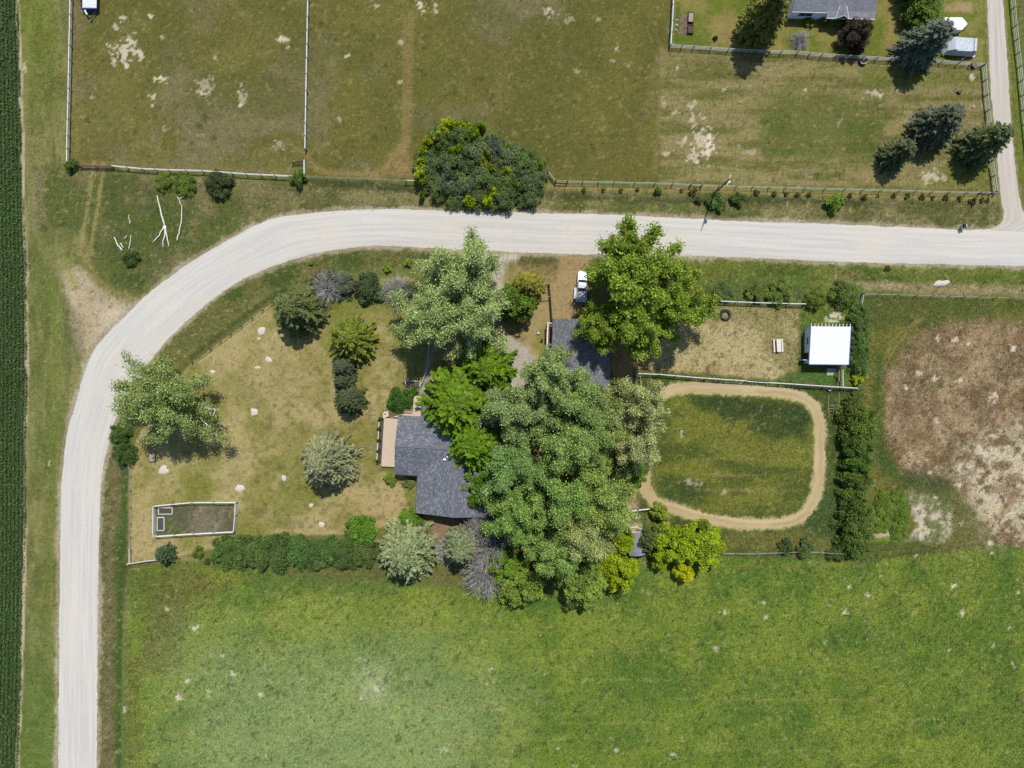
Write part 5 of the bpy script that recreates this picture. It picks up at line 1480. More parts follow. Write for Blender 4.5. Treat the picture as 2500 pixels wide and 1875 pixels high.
for sy in (-1, 1):
    o = MB().tube([(.6, sy * 1.1, .36), (.6, sy * 1.35, .36)], .36, 14).build('wheel', M_BLACK, tt)
MB().tube([(1.2, -1.8, 1.0), (.2, -2.5, .5)], .06, 6).build('tongue', M_METAL, tt)
MB().tube([(-1.6, -1.5, 1.97), (1.2, -1.45, 2.02)], .09, 6).build('folded_cover', M_WHITE, tt)
MB().tube([(1.6, -1.7, 2.03), (1.55, 1.5, 2.05)], .03, 5).build('rope', M_BLACK, tt)

# stock tanks
def tub(label, px, py, r, fill, cat='tub', mat=None):
    p = W(px, py, .5)
    t = thing('stock_tank', label, cat, (p.x, p.y, 0))
    circ = lambda q: [(q * math.cos(a * math.pi / 10), q * math.sin(a * math.pi / 10)) for a in range(20)]
    m = MB(); n = 20
    for q, z in ((r * .9, 0), (r, .6), (r * .92, .6), (r * .85, .25)):
        m.v += [(x, y, z) for x, y in circ(q)]
    for k in range(3):
        for a in range(n): m.f.append((k*n+a, k*n+(a+1) % n, (k+1)*n+(a+1) % n, (k+1)*n+a))
    m.build('shell', mat or M_BLACK, t)
    MB().prism(circ(r * .86), .2, .3).build('content', fill, t)
    MB().tube([(r * .96 * math.cos(a), r * .96 * math.sin(a), .615) for a in np.linspace(-2.6, -.5, 9)], .05, 5).build('rim', M_WHITE, t)
tub('round dark stock tank below the long garden fence', 2108, 147, .78, M_DARKWOOD)
tub('small dark tub in the corner of the fence by the lane', 2379, 158, .5, M_DARKWOOD)
tub('blue-grey bucket standing by the fence south of the shed', 2025, 950, .3, M_BLACK, 'bucket', M_METAL)

# tractor tyre and picnic table in the paddock
p = W(1771, 769, .2)
ty = thing('tractor_tyre', 'big black tractor tyre lying in the sandy paddock', 'tyre', (p.x, p.y, 0))
m = MB(); n = 28; prof = [(.72, .05), (.98, .0), (1.08, .12), (1.08, .34), (.98, .46), (.72, .42), (.62, .3), (.62, .15)]
for a in range(n):
    for r_, z in prof: m.v.append((r_ * math.cos(a * 6.2832 / n), r_ * math.sin(a * 6.2832 / n), z))
for a in range(n):
    for k in range(8): m.f.append((a*8+k, ((a+1) % n)*8+k, ((a+1) % n)*8+(k+1) % 8, a*8+(k+1) % 8))
m.build('carcass', M_BLACK, ty)
lug = MB().box((0, 0, 0), (.12, .05, .44)).mesh('tread_lug', M_BLACK)
for a in range(28): put('tread_lug', lug, ty, (1.1 * math.cos(a * .2244), 1.1 * math.sin(a * .2244), .23), (0, 0, a * .2244 + .3))
p = W(1901, 843.5, .6)
pt = thing('picnic_table', 'weathered grey picnic table standing in the sandy paddock', 'picnic table', (p.x, p.y, 0), math.radians(93))
for k in range(5): MB().box((0, -.34 + .17 * k, .76), (2.5, .155, .045)).build('table_board', M_BLEACH, pt)
for sy in (-1, 1):
    for k in range(2): MB().box((0, sy * (.72 + .15 * k), .44), (2.5, .135, .045)).build('seat_board', M_BLEACH, pt)
for sx in (-1, 1):
    for sy in (-1, 1): MB().tube([(sx * .85, sy * .7, 0), (sx * .85, sy * .25, .74)], .05, 4).build('leg', M_DARKWOOD, pt)
    MB().box((sx * .85, 0, .39), (.06, 1.7, .08)).build('crossbar', M_DARKWOOD, pt)

# rusty gate panels leaning south of the shed
p = W(2034, 1001, .1)
gp = thing('gate_panel', 'rusty tubular gate lying in the grass south of the shed', 'gate', (p.x, p.y, .1), .05)
for k in range(4): MB().tube([(-.95, -.9 + .6 * k, .05), (.95, -.9 + .6 * k, .05)], .05, 5).build('bar', M_WOOD, gp)
for x in (-.95, 0, .95): MB().tube([(x, -.95, .08), (x, .95, .08)], .05, 5).build('upright', M_WOOD, gp)
for k, (x0_, y0_, x1_, y1_, lb) in enumerate(((2023,962,2021,1003,'thin rusty pole lying north of the gate panel, west one'), (2049,958,2046,1003,'thin rusty pole lying north of the gate panel, east one'), (2032,1012,2031,1025,'short rusty pole stub lying south of the gate panel'), (1652,462,1664,460,'pale wooden stake lying among the roadside saplings'), (1318,872,1332,892,'bleached stick lying on the drive beside the porch'))):
    a, b = W(x0_, y0_, .1), W(x1_, y1_, .1)
    o = MB().tube([(0, 0, 0), tuple((b - a) * .5 + Vector((.05, 0, .02))), tuple(b - a)], .06, 5).build('pole', M_WOOD if k < 3 else M_BLEACH, None, (a.x, a.y, .1)); tag(o, lb, 'pole')
p = W(1558, 930, .6)
t = thing('wire_cage', 'empty metal pen frame standing in grass beside the pale rail fence', 'frame', (p.x, p.y, 0))
for a, b in (((-.4, -.9), (.4, -.9)), ((.4, -.9), (.4, .9)), ((.4, .9), (-.4, .9)), ((-.4, .9), (-.4, -.9))):
    MB().tube([(*a, 1.0), (*b, 1.0)], .04, 5).build('top_bar', M_RAIL, t); MB().tube([(*a, 0), (*a, 1.0)], .04, 5).build('leg', M_RAIL, t)
# hatch in the lawn, white barrels and small yard items
p = W(372, 1117, .2)
bx = thing('utility_box', 'small dark-framed utility box in the lawn under the western poplar', 'box', (p.x, p.y, 0), .02)
MB().box((0, 0, .16), (1.25, 1.7, .36)).build('frame', M_DARKWOOD, bx); MB().box((0, 0, .355), (1.05, 1.5, .03)).build('lid', M_WOOD, bx)
MB().box((.3, .5, .39), (.2, .08, .04)).build('handle', M_BLACK, bx)
def tools(name, label, cat, px, py, parts):
    p = W(px, py, 0); t = thing(name, label, cat, (p.x, p.y, 0))
    for nm, mb, mt in parts: mb.build(nm, mt, t)
tools('garden_ornament', 'white ball ornament on the grass west of the side porch', 'ornament', 1314, 814, [('ball', MB().prism([(.28*math.cos(a*.7854), .28*math.sin(a*.7854)) for a in range(8)], .25, .5, .45).prism([(.28*math.cos(a*.7854), .28*math.sin(a*.7854)) for a in range(8)], .0, .25, -.0), M_WHITE), ('foot', MB().box((0, 0, .04), (.36, .36, .08)), M_DARKWOOD)])
tools('fire_bowl', 'small black bowl on a stand next to the side porch', 'bowl', 1323, 831, [('bowl', MB().prism([(.22*math.cos(a*.7854), .22*math.sin(a*.7854)) for a in range(8)], .55, .7, -.3), M_BLACK), ('stand', MB().tube([(0, 0, 0), (0, 0, .6)], .05, 6), M_BLACK)])
tools('stump', 'dark tree stump in the mown paddock near the lane', 'stump', 2341, 226, [('stump', MB().prism([(.45*math.cos(a*.6283)*(1+.15*(a % 3)), .4*math.sin(a*.6283)) for a in range(10)], -.1, .45, .2), M_DARKWOOD), ('root', MB().tube([(.2, .2, .1), (.75, .6, .02)], [.12, .04], 5), M_DARKWOOD)])
tools('stump', 'pale low stump south of the dark one in the mown paddock', 'stump', 2375, 261, [('stump', MB().prism([(.3*math.cos(a*.6283), .3*math.sin(a*.6283)*(1+.1*(a % 2))) for a in range(10)], -.1, .22, .1), M_WOOD)])
tools('parked_mower', 'small white machine half hidden under the green poplar near the pale rail fence', 'machine', 1573, 864, [('body', MB().prism([(-.5, -.35), (.5, -.35), (.62, .1), (.4, .4), (-.5, .35)], .2, .75, .2), M_WHITE), ('seat', MB().box((-.25, 0, .9), (.4, .5, .3)), M_BLACK), ('wheel', MB().tube([(-.35, -.5, .2), (-.35, .5, .2)], .2, 8), M_BLACK)])
# compost boxes in the neighbour's vegetable bed
for k, (x_, y_, w_, h_, lb) in enumerate(((1687, 42, 1.1, 2.0, 'brown soil-filled compost frame, northern of two'), (1686, 71, 1.15, 1.6, 'dark covered compost frame, southern of two'))):
    p = W(x_, y_, .4); t = thing('compost_frame', lb, 'compost box', (p.x, p.y, 0), -.05)
    for sx, sy, lx, ly in ((0, 1, w_, .1), (0, -1, w_, .1), (1, 0, .1, h_ - .11), (-1, 0, .1, h_ - .11)):
        MB().box((sx * (w_/2 - .05), sy * (h_/2 - .05), .28), (lx, ly, .56)).build('side_board', M_DARKWOOD, t)
    MB().box((0, 0, .2), (w_ - .22, h_ - .22, .5)).build('compost', M_SOIL if k else M_WOOD, t)
# pale stones by the vegetable bed, gravel heap
def blob(name, label, cat, px, py, rx, ry, hz, mat, seed, group=None):
    rg = np.random.default_rng(seed); p = W(px, py, 0); m = MB(); n = 14
    jit = 1 + rg.normal(size=n) * .16
    for q, z in ((1.0, -.06), (.82, .45), (.5, .85), (.0, 1.0)):
        for a in range(n):
            t_ = a * 6.2832 / n
            m.v.append((rx * q * jit[a] * math.cos(t_) + rg.normal() * .02, ry * q * jit[a] * math.sin(t_) + rg.normal() * .02, z * hz * (1 + rg.normal() * .08)))
    for k in range(3):
        for a in range(n): m.f.append((k*n+a, k*n+(a+1) % n, (k+1)*n+(a+1) % n, (k+1)*n+a))
    o = m.build(name, mat, None, (p.x, p.y, 0), smooth=True)
    o.rotation_euler.z = rg.random() * .5
    return tag(o, label, cat, group)
blob('gravel_heap', 'pale gravel heap on the verge north of the brown field', 'gravel heap', 2299, 692, 1.6, .65, .45, M_PALE, 1)
for i, (x_, y_, rx, ry, lb) in enumerate((
  (638,808,.95,.75,'large pale soil mound south of the dark spruce'), (632,827,.5,.25,'flat pale soil mound just below the large one by the dark spruce'),
  (655,877,.6,.65,'round pale soil mound alone in the middle of the upper lawn'), (629,897,.55,.35,'faint pale soil mound south-west of the round one'),
  (518,908,.5,.45,'small pale soil mound near the western poplar'), (621,1005,.7,.8,'pale soil mound in the lawn between poplar and silver spruce'),
  (400,1147,1.1,.75,'wide ragged pale soil mound south of the western poplar'), (585,1193,.85,.8,'round pale soil mound above the vegetable garden corner'),
  (693,1167,.55,.6,'small pale soil mound west of the silver spruce'), (760,1234,.5,.4,'small pale soil mound south of the silver spruce'),
  (785,1280,.6,.6,'pale soil mound beside the hedge on the lawn'))):
    blob('soil_mound', lb, 'soil mound', x_, y_, rx, ry, .16, M_PALE, 20 + i, 'soil mounds on the lawn')
for i, (x_, y_, r_, lb) in enumerate(((1653, 50, .3, 'northernmost of three white rocks beside the vegetable bed'), (1652, 62, .35, 'middle white rock beside the vegetable bed'), (1650, 74, .28, 'southernmost of three white rocks beside the vegetable bed'))):
    blob('rock', lb, 'rock', x_, y_, r_, r_ * .7, .3, M_PALE, 50 + i, 'white rocks by the vegetable bed')

# bleached fallen branches in the corner meadow
def fallen(label, lines, rad=.12):
    a = W(*lines[0][0]); t = thing('fallen_branch', label, 'branch', (a.x, a.y, .05), 0, 'bleached branches in the corner meadow')
    rg = np.random.default_rng(len(label))
    for k, ln in enumerate(lines):
        pts = []
        for i in range(len(ln) - 1):
            for s_ in (0, .35, .7):
                q = W(ln[i][0] + (ln[i+1][0] - ln[i][0]) * s_, ln[i][1] + (ln[i+1][1] - ln[i][1]) * s_)
                pts.append((q.x - a.x + rg.normal() * .07, q.y - a.y + rg.normal() * .07, .18 + rg.normal() * .06))
        q = W(*ln[-1]); pts.append((q.x - a.x, q.y - a.y, .1))
        n = len(pts)
        MB().tube(pts, [rad * (1.0 if k == 0 else .85) * (.55 + .6 * i / n if k == 0 else 1.1 - .6 * i / n) for i in range(n)], 6).build('limb', M_BLEACH, t, smooth=True)
fallen('tall bleached forked branch lying in the corner meadow, three-pronged foot', [[(385,478),(392,510),(403,552)], [(403,552),(390,575),(373,593)], [(403,552),(402,580),(399,605)], [(404,552),(408,580),(414,603)]], .17)
fallen('long bent bleached branch lying east of the forked one', [[(435,481),(445,505),(445,546),(438,570),(433,588)], [(439,485),(454,482)]], .13)
fallen('short thick bleached branch lying west of the dark meadow bush', [[(281,578),(289,598),(300,612)], [(296,594),(303,606)]], .16)
fallen('thin bleached branch leaning on the dark meadow bush', [[(322,575),(319,592),(316,610)]], .1)
fallen('small bleached twig north of the dark meadow bush', [[(316,526),(319,540),(317,548)], [(306,585),(312,575)]], .09)
# ---------------------------------------------------------------- trees and shrubs
NP, NS = (7, 16), (4, 12)
T_SIL, T_GRN, T_LIM = (132,150,98), (122,152,44), (118,158,8)
def poplar(label, px, py, r, h, v, tint, grp=None, zc=.6, nm='poplar_tree'):
    return plant(nm, label, 'tree', POPLAR[v], px, py, r, h, NP, tint, None, grp, zc, k=2.3)
plant('poplar_tree', 'large silvery poplar overhanging the inside of the road bend', 'tree', BIGPOP, 400, 985, 9.6, 14.5, (9.5, 14), (128,146,88), None, None, .6, k=2.1)
G1 = 'silver poplars by the drive entrance'
poplar('silver poplar west of the drive, northern crown reaching over the road', 1106, 690, 8.2, 17, 1, T_SIL, G1)
poplar('silver poplar west of the drive, westernmost of the three', 1048, 762, 7.2, 16, 0, T_SIL, G1)
poplar('silver poplar west of the drive, eastern crown above the drive', 1168, 760, 7.4, 16, 3, T_SIL, G1)
G2 = 'tall green poplars above the garage'
sp = lambda lb, px, py, r, h, v: plant('poplar_tree', lb, 'tree', SPIRE[v], px, py, r, h, (7, 20), (116,140,40), None, G2, .6, k=1.9)
sp('tall green poplar reaching farthest over the road', 1572, 625, 10.4, 22, 0)
sp('tall green poplar leaning over the tail of the pickup', 1472, 798, 6.0, 15, 1)
sp('tall green poplar between garage and tyre paddock', 1565, 785, 8.4, 18, 1)
sp('tall green poplar beside the drive mouth, north-east of the pickup', 1528, 622, 5.2, 19, 1)
sp('tall green poplar easternmost, beside the paddock fence', 1655, 705, 7.8, 18, 0)
G3 = 'poplars of the central grove'
for lb, px, py, r, h, v, ti in (
  ('grove poplar nearest the garage, branches over its south roof edge', 1345, 935, 6.6, 16, 0, (124,145,90)),
  ('grove poplar in the north-west, beside the lime-green tree', 1275, 1015, 6.6, 16, 1, (122,143,92)),
  ('grove poplar south of the garage, upper middle of the grove', 1420, 1005, 7.2, 17, 2, (118,141,82)),
  ('grove poplar at the north-east, leaning over the exercise track', 1545, 985, 6.2, 16, 3, (144,153,102)),
  ('grove poplar at the east edge with pale thin foliage', 1552, 1075, 5.6, 15, 3, (148,155,108)),
  ('grove poplar at the very middle of the grove', 1380, 1105, 7.0, 18, 0, (118,143,80)),
  ('grove poplar above the dark gap in the grove', 1475, 1075, 5.6, 16, 1, (122,145,82)),
  ('grove poplar just east of the farmhouse roof', 1255, 1150, 6.8, 17, 2, (110,141,82)),
  ('grove poplar with bare white boughs on the east side', 1480, 1200, 6.6, 16, 1, (124,145,76)),
  ('grove poplar in the lower middle of the grove', 1360, 1220, 7.2, 18, 2, (114,143,74)),
  ('grove poplar south-east of the farmhouse', 1260, 1270, 6.4, 16, 0, (110,139,70)),
  ('grove poplar with grey-green foliage near the small shed', 1440, 1305, 6.6, 17, 3, (138,149,96)),
  ('grove poplar in the south, above the meadow edge', 1335, 1325, 6.0, 16, 1, (118,145,78))):
    poplar(lb, px, py, r, h, v, ti, G3)
rd = lambda nm, lb, px, py, r, h, v, ti, g=None: plant(nm, lb, 'tree', ROUND[v], px, py, r, h, (3.6, 7), ti, None, g, .55, k=1.75)
rd('broadleaf_tree', 'mid-green tree at the south-west tip of the grove', 1272, 1428, 4.4, 8, 0, (118,142,56))
rd('broadleaf_tree', 'mid-green tree on the meadow edge with deep shadow below', 1425, 1420, 5.0, 9, 1, (120,144,62))
rd('broadleaf_tree', 'small dark green tree between dead branches and the grove', 1225, 1385, 3.2, 8, 0, (108,140,44))
rd('broadleaf_tree', 'dark green tree hugging the east wall of the farmhouse', 1185, 1190, 4.4, 9, 1, (88,124,36))
rd('broadleaf_tree', 'bright yellow-green tree at the south-east of the grove', 1512, 1400, 3.8, 8, 0, (140,160,20))
rd('broadleaf_tree', 'yellow-green slim tree touching the small shed roof', 1522, 1325, 2.6, 6, 1, (134,156,22))
rd('broadleaf_tree', 'large yellow-green tree east of the small shed', 1640, 1335, 4.0, 7.5, 0, (134,158,22))
rd('broadleaf_tree', 'rounded yellow-green tree farthest east beside the meadow', 1712, 1335, 4.6, 8, 1, (136,160,22))
rd('broadleaf_tree', 'brilliant yellow small tree at the meadow edge', 1672, 1398, 1.95, 4.5, 0, (182,192,14))
rd('broadleaf_tree', 'small yellow-green tree in front of the dark juniper', 1612, 1372, 1.6, 4.5, 1, (146,172,26))
rd('broadleaf_tree', 'grey-green tree between the small shed and the yellow-green trees', 1592, 1318, 2.6, 5, 1, (92,112,66))
rd('broadleaf_tree', 'fresh green broadleaf tree east of the drive', 1262, 735, 3.8, 9, 1, (98,128,44))
rd('broadleaf_tree', 'dark red-leaved tree by the garden fence', 2096, 78, 3.1, 6, 0, (66,54,40))
rd('broadleaf_tree', 'green leafy tree behind the big blue spruce', 2262, 22, 3.6, 6, 1, (98,124,42))
rd('broadleaf_tree', 'small leaning light green tree beside the small shed fence', 1611, 1250, 1.7, 4, 0, (140,160,58))
rd('broadleaf_tree', 'deep shade green tree at the east wall of the grove', 1545, 1150, 3.0, 7, 1, (104,138,40))

def spruce(lb, px, py, r, h, meshes, ti, nom=NS, g=None, nm='spruce_tree', k=None):
    """(px,py) = foot of the tree on the ground"""
    return plant(nm, lb, 'tree', meshes, px, py, r, h, nom, ti, None, g, 0, k=k or (1.15 if nom[0] > 5 else 1.6))
spruce('silver-blue spruce standing alone on the lawn', 812, 1122, 5.7, 11.5, BLUE, (160,168,124), (5.2, 11.5))
spruce('silver-green spruce at the meadow edge south of the farmhouse', 1001, 1334, 6.2, 11.5, BLUE2, (160,176,124), (5.2, 11.5))
spruce('ragged silver-green spruce next to the dead grey branches', 1130, 1325, 4.0, 10.5, BLUE, (150,166,122), (5.2, 11.5))
spruce('dark spruce at the north edge of the lawn', 742, 762, 4.7, 10.5, SPRUCE[0], (98,110,62))
spruce('tall green spruce casting a star-shaped shadow over the garden fence', 1843, 75, 4.0, 15.5, SPRUCE[1], (122,128,60))
spruce('big blue spruce beside the cargo trailer', 2226, 134, 4.0, 11.4, SPRUCE[2], (108,122,104))
spruce('green spruce mostly above the frame behind the neighbour house', 2222, -32, 3.6, 12, SPRUCE[0], (98,112,60))
spruce('largest of three dark spruces in the mown paddock corner', 2261, 322, 4.0, 10, SPRUCE[2], (98,108,84))
spruce('smallest of three dark spruces in the mown paddock corner', 2170, 388, 2.8, 8, SPRUCE[0], (92,104,72))
spruce('dark spruce leaning over the lane fence', 2369, 366, 3.8, 10.8, SPRUCE[1], (102,116,74))
spruce('yellow-green spruce between the drive and brown fence', 1290, 705, 3.0, 9, SPRUCE[1], (138,136,52))
NL = (6.5, 13)
spruce('lime-green conifer overhanging the farmhouse roof', 1125, 985, 7.4, 12, LARCH[0], T_LIM, NL, 'lime conifers', 'larch_tree', 1.0)
spruce('lime-green conifer over the drive, northern of the pair', 1190, 900, 5.4, 10, LARCH[1], T_LIM, NL, 'lime conifers', 'larch_tree', 1.0)
spruce('lime-green conifer against the farmhouse ridge', 1160, 1075, 6.2, 11, LARCH[1], (110,150,10), NL, 'lime conifers', 'larch_tree')
spruce('loose yellow-green conifer on the upper lawn', 868, 832, 4.4, 7.5, LARCH[0], (130,146,46), NL, None, 'larch_tree')
spruce('upright dark pine just below the loose conifer', 846, 898, 2.2, 6, SPRUCE[1], (84,96,72), NS, None, 'pine_tree')
spruce('slim dark pine between its two dark neighbours on the lawn', 845, 930, 2.0, 5, SPRUCE[0], (80,92,64), NS, None, 'pine_tree')
spruce('wider dark pine in the middle of the lawn', 860, 975, 2.9, 6.5, SPRUCE[2], (78,92,58), NS, None, 'pine_tree')
spruce('small dark blue conifer at the south-west corner of the lawn', 412, 1350, 2.0, 3.6, PINE, (76,96,66), (2.6, 5.5), None, 'pine_tree')

def shrub(lb, px, py, r, h, ti, k=0, big=False, g=None, nm='shrub'):
    """(px,py) = middle of the bush as seen"""
    me = (BUSH if big else SHRUB)[k % 3]; nom = (3.0, 3.4) if big else (1.5, 1.8)
    return plant(nm, lb, 'shrub', me, px, py, r, h, nom, ti, None, g, .35, ('stem', 'foliage'), k=1.75)
shrub('dense round dark green shrub beside the deck', 976, 976, 2.75, 2.0, (60,96,28), 0, True)
shrub('upper part of the dark green shrub beside the flower bed', 1010, 957, 1.15, 1.4, (72,110,32), 1)
shrub('round dark green shrub at the road bend under the western poplar', 302, 1108, 2.5, 2.6, (72,100,46), 1, True)
shrub('dark green shrub between the road and western poplar', 290, 1058, 2.2, 2.4, (82,108,50), 2, True)
shrub('bushy green shrub at the paddock gate corner', 176, 408, 1.6, 1.8, (84,104,46), 0)
shrub('light green shrub west of the dark bush below the paddock fence', 400, 447, 2.0, 1.5, (104,122,46), 1, True)
shrub('light green shrub next to the dark bush below the paddock fence', 452, 448, 2.5, 1.7, (98,118,42), 2, True)
shrub('dark rounded bush below the paddock fence', 536, 449, 2.9, 3.0, (70,86,48), 0, True)
shrub('green bush at the corner of the dividing fence', 727, 432, 2.0, 2.6, (94,118,48), 1)
shrub('dark meadow bush among the bleached branches', 322, 632, 1.8, 1.6, (64,84,38), 2)
shrub('yellow-green sapling bush on the verge north of the dead bushes', 947, 654, 1.0, 1.4, (132,160,44), 0)
shrub('small yellow-green sapling bush on the verge near the silver poplars', 995, 640, .9, 1.3, (132,160,44), 1)
shrub('tiny yellow-green bush on the inner verge of the bend', 758, 642, .6, .8, (122,146,44), 2)
shrub('dark green bush between the two dead grey bushes', 893, 702, 3.3, 3.0, (72,90,54), 0, True)
shrub('grey-green bush tangled into the western dead bush', 838, 700, 2.8, 2.6, (98,108,84), 1, True)
shrub('grey-green bush between the western dead bush and the verge', 812, 682, 2.2, 2.2, (100,110,84), 0, True)
shrub('grey-green bush joining the eastern dead bush to the poplars', 990, 712, 2.0, 2.2, (104,114,88), 1, True)
shrub('grey-green bush at the far west of the dead bush row', 778, 690, 1.9, 2.0, (104,114,86), 2, True)
shrub('green bush at the east end of the dead bush row', 925, 715, 1.8, 2.2, (84,112,44), 1)
shrub('bright green bush at the hedge end beside the silver-green spruce', 878, 1292, 3.2, 3.4, (98,140,44), 1, True)
shrub('bright green bush at the south-west corner of the farmhouse', 1004, 1268, 2.4, 2.4, (100,140,46), 2, True)
shrub('light green conifer shrub south of the deck', 950, 1172, 1.5, 1.6, (116,136,44), 0)
shrub('grey-green low shrub in the corner of the farmhouse', 1000, 1177, 1.45, 1.0, (96,112,62), 1)
shrub('small ragged shrub south of the vegetable garden', 485, 1348, 1.3, 1.5, (98,112,48), 2)
shrub('low dark weed bush at the west end of the hedge', 508, 1372, .8, .8, (72,92,42), 0)
shrub('green shrub east of the utility pole', 1801, 487, 1.7, 2.0, (84,108,44), 1)
shrub('large green shrub around the foot of the utility pole', 1749, 494, 2.2, 2.2, (86,112,50), 2)
shrub('dark shrub west of the utility pole shrub', 1704, 490, .9, 1.0, (72,92,40), 0)
shrub('bright green shrub on the verge south of the mown paddock', 2037, 492, 2.2, 2.4, (102,132,44), 1)
shrub('pale green bush at the east end of the paddock fence row', 1848, 713, 2.3, 2.4, (112,130,58), 0, True)
shrub('green bush second in the row along the tyre paddock fence', 1905, 714, 2.8, 2.6, (108,128,56), 1, True)
shrub('yellowish bush third in the row along the tyre paddock fence', 1992, 735, 2.1, 2.2, (104,118,42), 2, True)
shrub('large green bush at the corner north of the horse shed', 2060, 716, 3.0, 2.8, (98,118,54), 0, True)
shrub('low dark shrub at the west end of the paddock fence row', 1762, 716, 2.2, 1.4, (86,104,56), 1, True)
shrub('small dark bush on the east road verge', 2166, 655, .7, .7, (70,92,38), 2)
shrub('yellow-green bush at the south end of the shed hedge', 2098, 926, 1.7, 1.8, (158,168,42), 0)
shrub('green bush below the fence end by the shed hedge', 2090, 958, 1.1, 1.2, (96,118,48), 1)
shrub('small bush south of the horse shed beside the pad', 2046, 918, .9, .9, (96,128,44), 2)
shrub('dark bush south of the exercise track, western one', 1924, 1335, 1.9, 1.6, (72,92,42), 0)
shrub('dark bush south of the exercise track, second one', 1968, 1342, 2.2, 1.8, (84,102,48), 1)
shrub('dark bush south of the exercise track near the long hedge', 2040, 1350, 2.0, 1.7, (78,98,44), 2)
shrub('green bush at the foot of the long hedge', 2080, 1350, 1.8, 1.6, (94,114,44), 0)
shrub('tiny dark shrub on the neighbour lawn west of the spruce', 1746, 92, .6, .7, (50,60,36), 1)
shrub('green foundation shrub under the triple window', 1975, 55, 1.2, 1.2, (106,130,40), 2)
shrub('green foundation shrub at the middle of the house front', 2010, 55, 1.3, 1.2, (104,128,36), 0)
shrub('green foundation shrub near the house door', 2048, 56, 1.0, 1.3, (104,132,36), 1)
shrub('leafy weeds inside the small shed fence', 1582, 1268, 1.4, .9, (108,122,62), 2)
shrub('shade shrub at the south-east corner of the garage', 1492, 930, 2.0, 2.2, (92,112,44), 0)

for i, (x_, y_, r_) in enumerate(((2150,1215,1.9),(2190,1212,1.7),(2160,1250,2.0),(2200,1255,1.8),(2150,1290,1.6),(2195,1300,1.8))):
    shrub(('northernmost clump of the bright weed patch beside the long hedge', 'north-east clump of the bright weed patch', 'middle clump of the bright weed patch nearest the hedge', 'middle clump of the bright weed patch by the pale stubble', 'south-west clump of the bright weed patch', 'south-east clump of the bright weed patch')[i], x_, y_, r_, .8, (92,116,28), i, False, 'weed clumps beside the long hedge', 'weed_clump')
# roadside saplings
ORD = 'first second third fourth fifth sixth seventh eighth ninth tenth eleventh twelfth thirteenth fourteenth fifteenth sixteenth seventeenth eighteenth nineteenth twentieth twenty-first twenty-second twenty-third twenty-fourth'.split()
sap = [(1425,463,.45),(1474,463,.4),(1516,465,.45),(1557,463,.4),(1606,466,.75),(1663,465,.35),(1693,469,.75),(1847,471,.6),(1890,473,.5),(1919,474,.45),(1948,474,.5),(1977,475,.55),(2075,477,.45),(2112,482,.6),(2144,479,.3),(2181,477,.5),(2216,479,.55),(2250,480,.6),(2278,483,.4),(2308,482,.6),(2344,484,.5),(2374,490,.75),(2397,488,.45),(2410,489,.45)]
for i, (x_, y_, r_) in enumerate(sap):
    plant('sapling', ORD[i] + (' tiny' if r_ < .42 else ' small' if r_ < .58 else ' bushy') + ' sapling in the roadside row, counted eastward from the thicket', 'sapling', TUFT[i % 2], x_, y_, r_ * 1.25, r_ * 1.7, (.5, .7), (70 + i % 4 * 6, 84 + i % 3 * 6, 40), None, 'saplings along the road fence', .3, ('stem', 'foliage'))

# thicket beside the road: one mass of many stems
q = W(1168, 402, 1.5)
th = thing('shrub_thicket', 'large dark thicket with yellow-green tips between paddock and road', 'thicket', (q.x, q.y, 0))
rg = np.random.default_rng(41)
def sub(name, me, px, py, sx, sz, ti, z=1.5):
    w = W(px, py, z)
    o = put(name, me, th, (w.x - q.x, w.y - q.y, 0), (0, 0, rg.random() * 6.28), (sx, sx, sz)); o.color = (*alb(ti, 2.0), 1)
for (x_, y_, s_) in ((1075,340,.8),(1135,330,.85),(1050,400,.85),(1105,400,.95),(1165,385,.95),(1075,455,.85),(1130,460,.9),(1185,440,.95),(1240,385,.9),(1225,450,.95),(1285,400,.85),(1280,455,.9),(1160,480,.7),(1225,485,.75),(1290,480,.65),(1045,440,.6),(1105,485,.55),(1200,350,.6),(1310,430,.6)):
    sub('foliage', THICK[1], x_, y_, s_, s_ * rg.uniform(.8, 1.15), [(92,110,62), (84,104,60), (98,114,70), (88,108,50)][rg.integers(4)])
    if rg.random() < .45: sub('stem', THICK[0], x_, y_, s_, s_ * .9, (90,80,70))
for (x_, y_, r_) in ((1092,297,1.5),(1070,325,1.7),(1082,310,1.3),(1122,303,1.3),(1145,305,1.3),(1140,325,1.2),(1175,300,.9),(1165,325,1.1),(1045,340,1.2),(1035,365,1.3),(1025,390,1.0),(1030,420,1.8),(1022,432,1.3),(1118,357,1.3),(1098,368,.8),(1185,370,1.1),(1178,392,1.2),(1205,330,.9),(1235,412,1.0),(1200,408,.9),(1130,432,1.2),(1075,447,1.1),(1150,480,1.7),(1205,465,1.5),(1195,485,1.6),(1245,445,1.0),(1295,415,.8),(1320,400,.7),(1240,350,.6),(1265,455,.9),(1027,472,.6),(1180,445,.9)):
    sub('yellow_foliage', SHRUB[rg.integers(3)][1], x_, y_, r_ / 1.5, 2.2 * rg.uniform(.85, 1.1), [(158,172,22), (138,160,28), (176,178,26)][rg.integers(3)], 3.0)
for (x_, y_, s_) in ((1085,450,.55),(1208,362,.5),(1150,460,.5)):
    sub('dead_branch', DEADB[rg.integers(2)], x_, y_, s_, 1.25, (255,255,255))

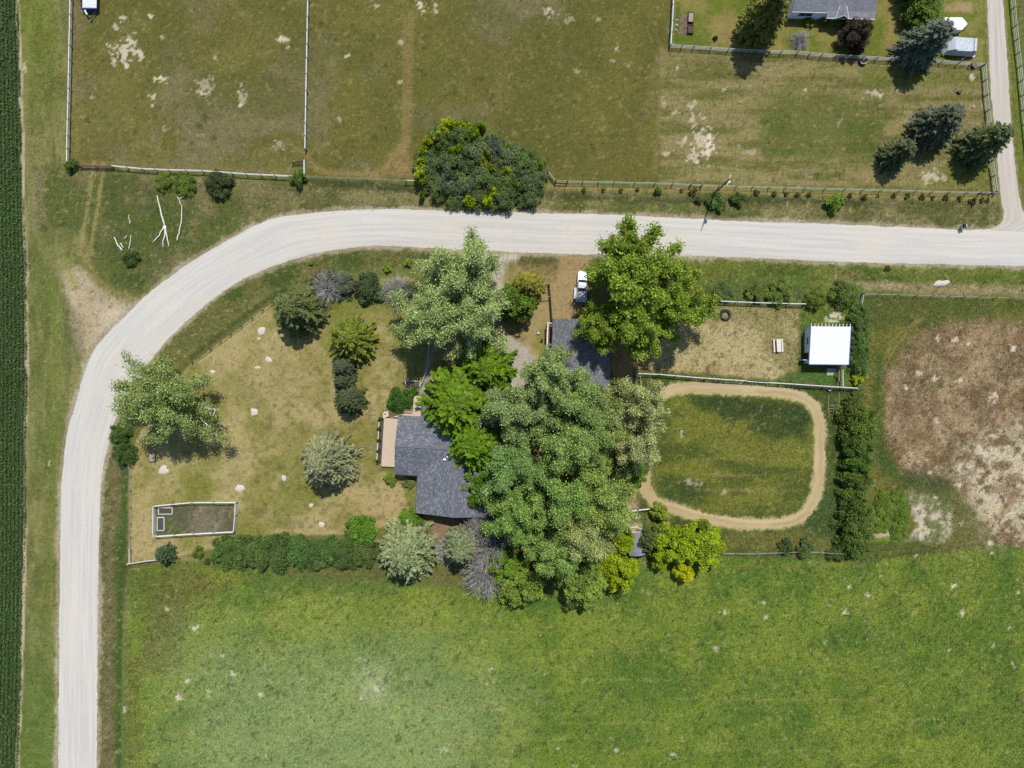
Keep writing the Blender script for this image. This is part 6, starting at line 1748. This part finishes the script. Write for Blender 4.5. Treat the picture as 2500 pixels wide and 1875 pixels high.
def dead(lb, px, py, r, h, v, nm='dead_bush'):
    w = W(px, py, h * .3); t = thing(nm, lb, 'dead bush', (w.x, w.y, 0), R.random() * 6.28, 'leafless grey bushes')
    put('branch', DEADB[v], t, scale=(r / 3, r / 3, h / 3.2)); put('branch', DEADB[1 - v], t, None, (0, 0, 1.7), (r / 3.3, r / 3.3, h / 3.6)); return t
dead('leafless grey bush at the west end of the bush row', 802, 704, 2.6, 2.8, 0)
dead('leafless grey bush between green bush and silver poplars', 966, 710, 2.5, 2.8, 1)
dead('grey skeleton of a dead tree beside the ragged spruce, southern end', 1186, 1400, 3.6, 5.5, 0, 'dead_tree')
dead('grey skeleton of a dead tree beside the ragged spruce, middle', 1192, 1340, 3.6, 6.0, 1, 'dead_tree')
dead('grey skeleton of a dead tree beside the ragged spruce, nearest the farmhouse', 1180, 1282, 2.8, 5.0, 0, 'dead_tree')
dead('bare pale root plate with radiating branches south of the farmhouse', 1094, 1338, 2.2, 1.6, 1, 'uprooted_stump')
dead('wispy bare bush on the neighbour lawn below the house', 1952, 98, 1.5, 1.4, 1, 'dead_bush')

# hedges: one clipped mass each, many stems
def hedge(label, pts, r, h, ti, n, tilt=.5):
    a = W(*pts[0]); t = thing('hedge', label, 'hedge', (a.x, a.y, 0))
    P = resample(pts, n)
    for i, (x_, y_) in enumerate(P):
        w = W(x_, y_, h * tilt)
        s_ = r / 3.0 * R.uniform(.85, 1.18)
        k = R.randrange(3)
        jx, jy = R.uniform(-.3, .3), R.uniform(-.3, .3)
        rot = (0, 0, R.random() * 6.28); sc2 = (s_, s_, h / 3.4 * R.uniform(.85, 1.15))
        c_ = tuple(v_ * R.uniform(.95, 1.06) for v_ in ti)
        o = put('foliage', BUSH[k][1], t, (w.x - a.x + jx, w.y - a.y + jy, 0), rot, sc2); o.color = (*alb(c_, 1.6), 1)
        put('stem', BUSH[k][0], t, (w.x - a.x + jx, w.y - a.y + jy, 0), rot, sc2)
hedge('long dark juniper hedge along the south edge of the lawn', [(548,1350),(620,1348),(700,1352),(790,1352),(895,1352)], 3.6, 2.6, (86,112,48), 9)
hedge('tall green hedge east of the exercise track', [(2090,1010),(2096,1080),(2092,1160),(2090,1240),(2090,1320)], 3.3, 4.4, (96,120,44), 9)
hedge('green hedge on the east side of the horse shed', [(2100,765),(2098,810),(2102,860),(2098,895)], 2.1, 2.6, (100,126,58), 6)
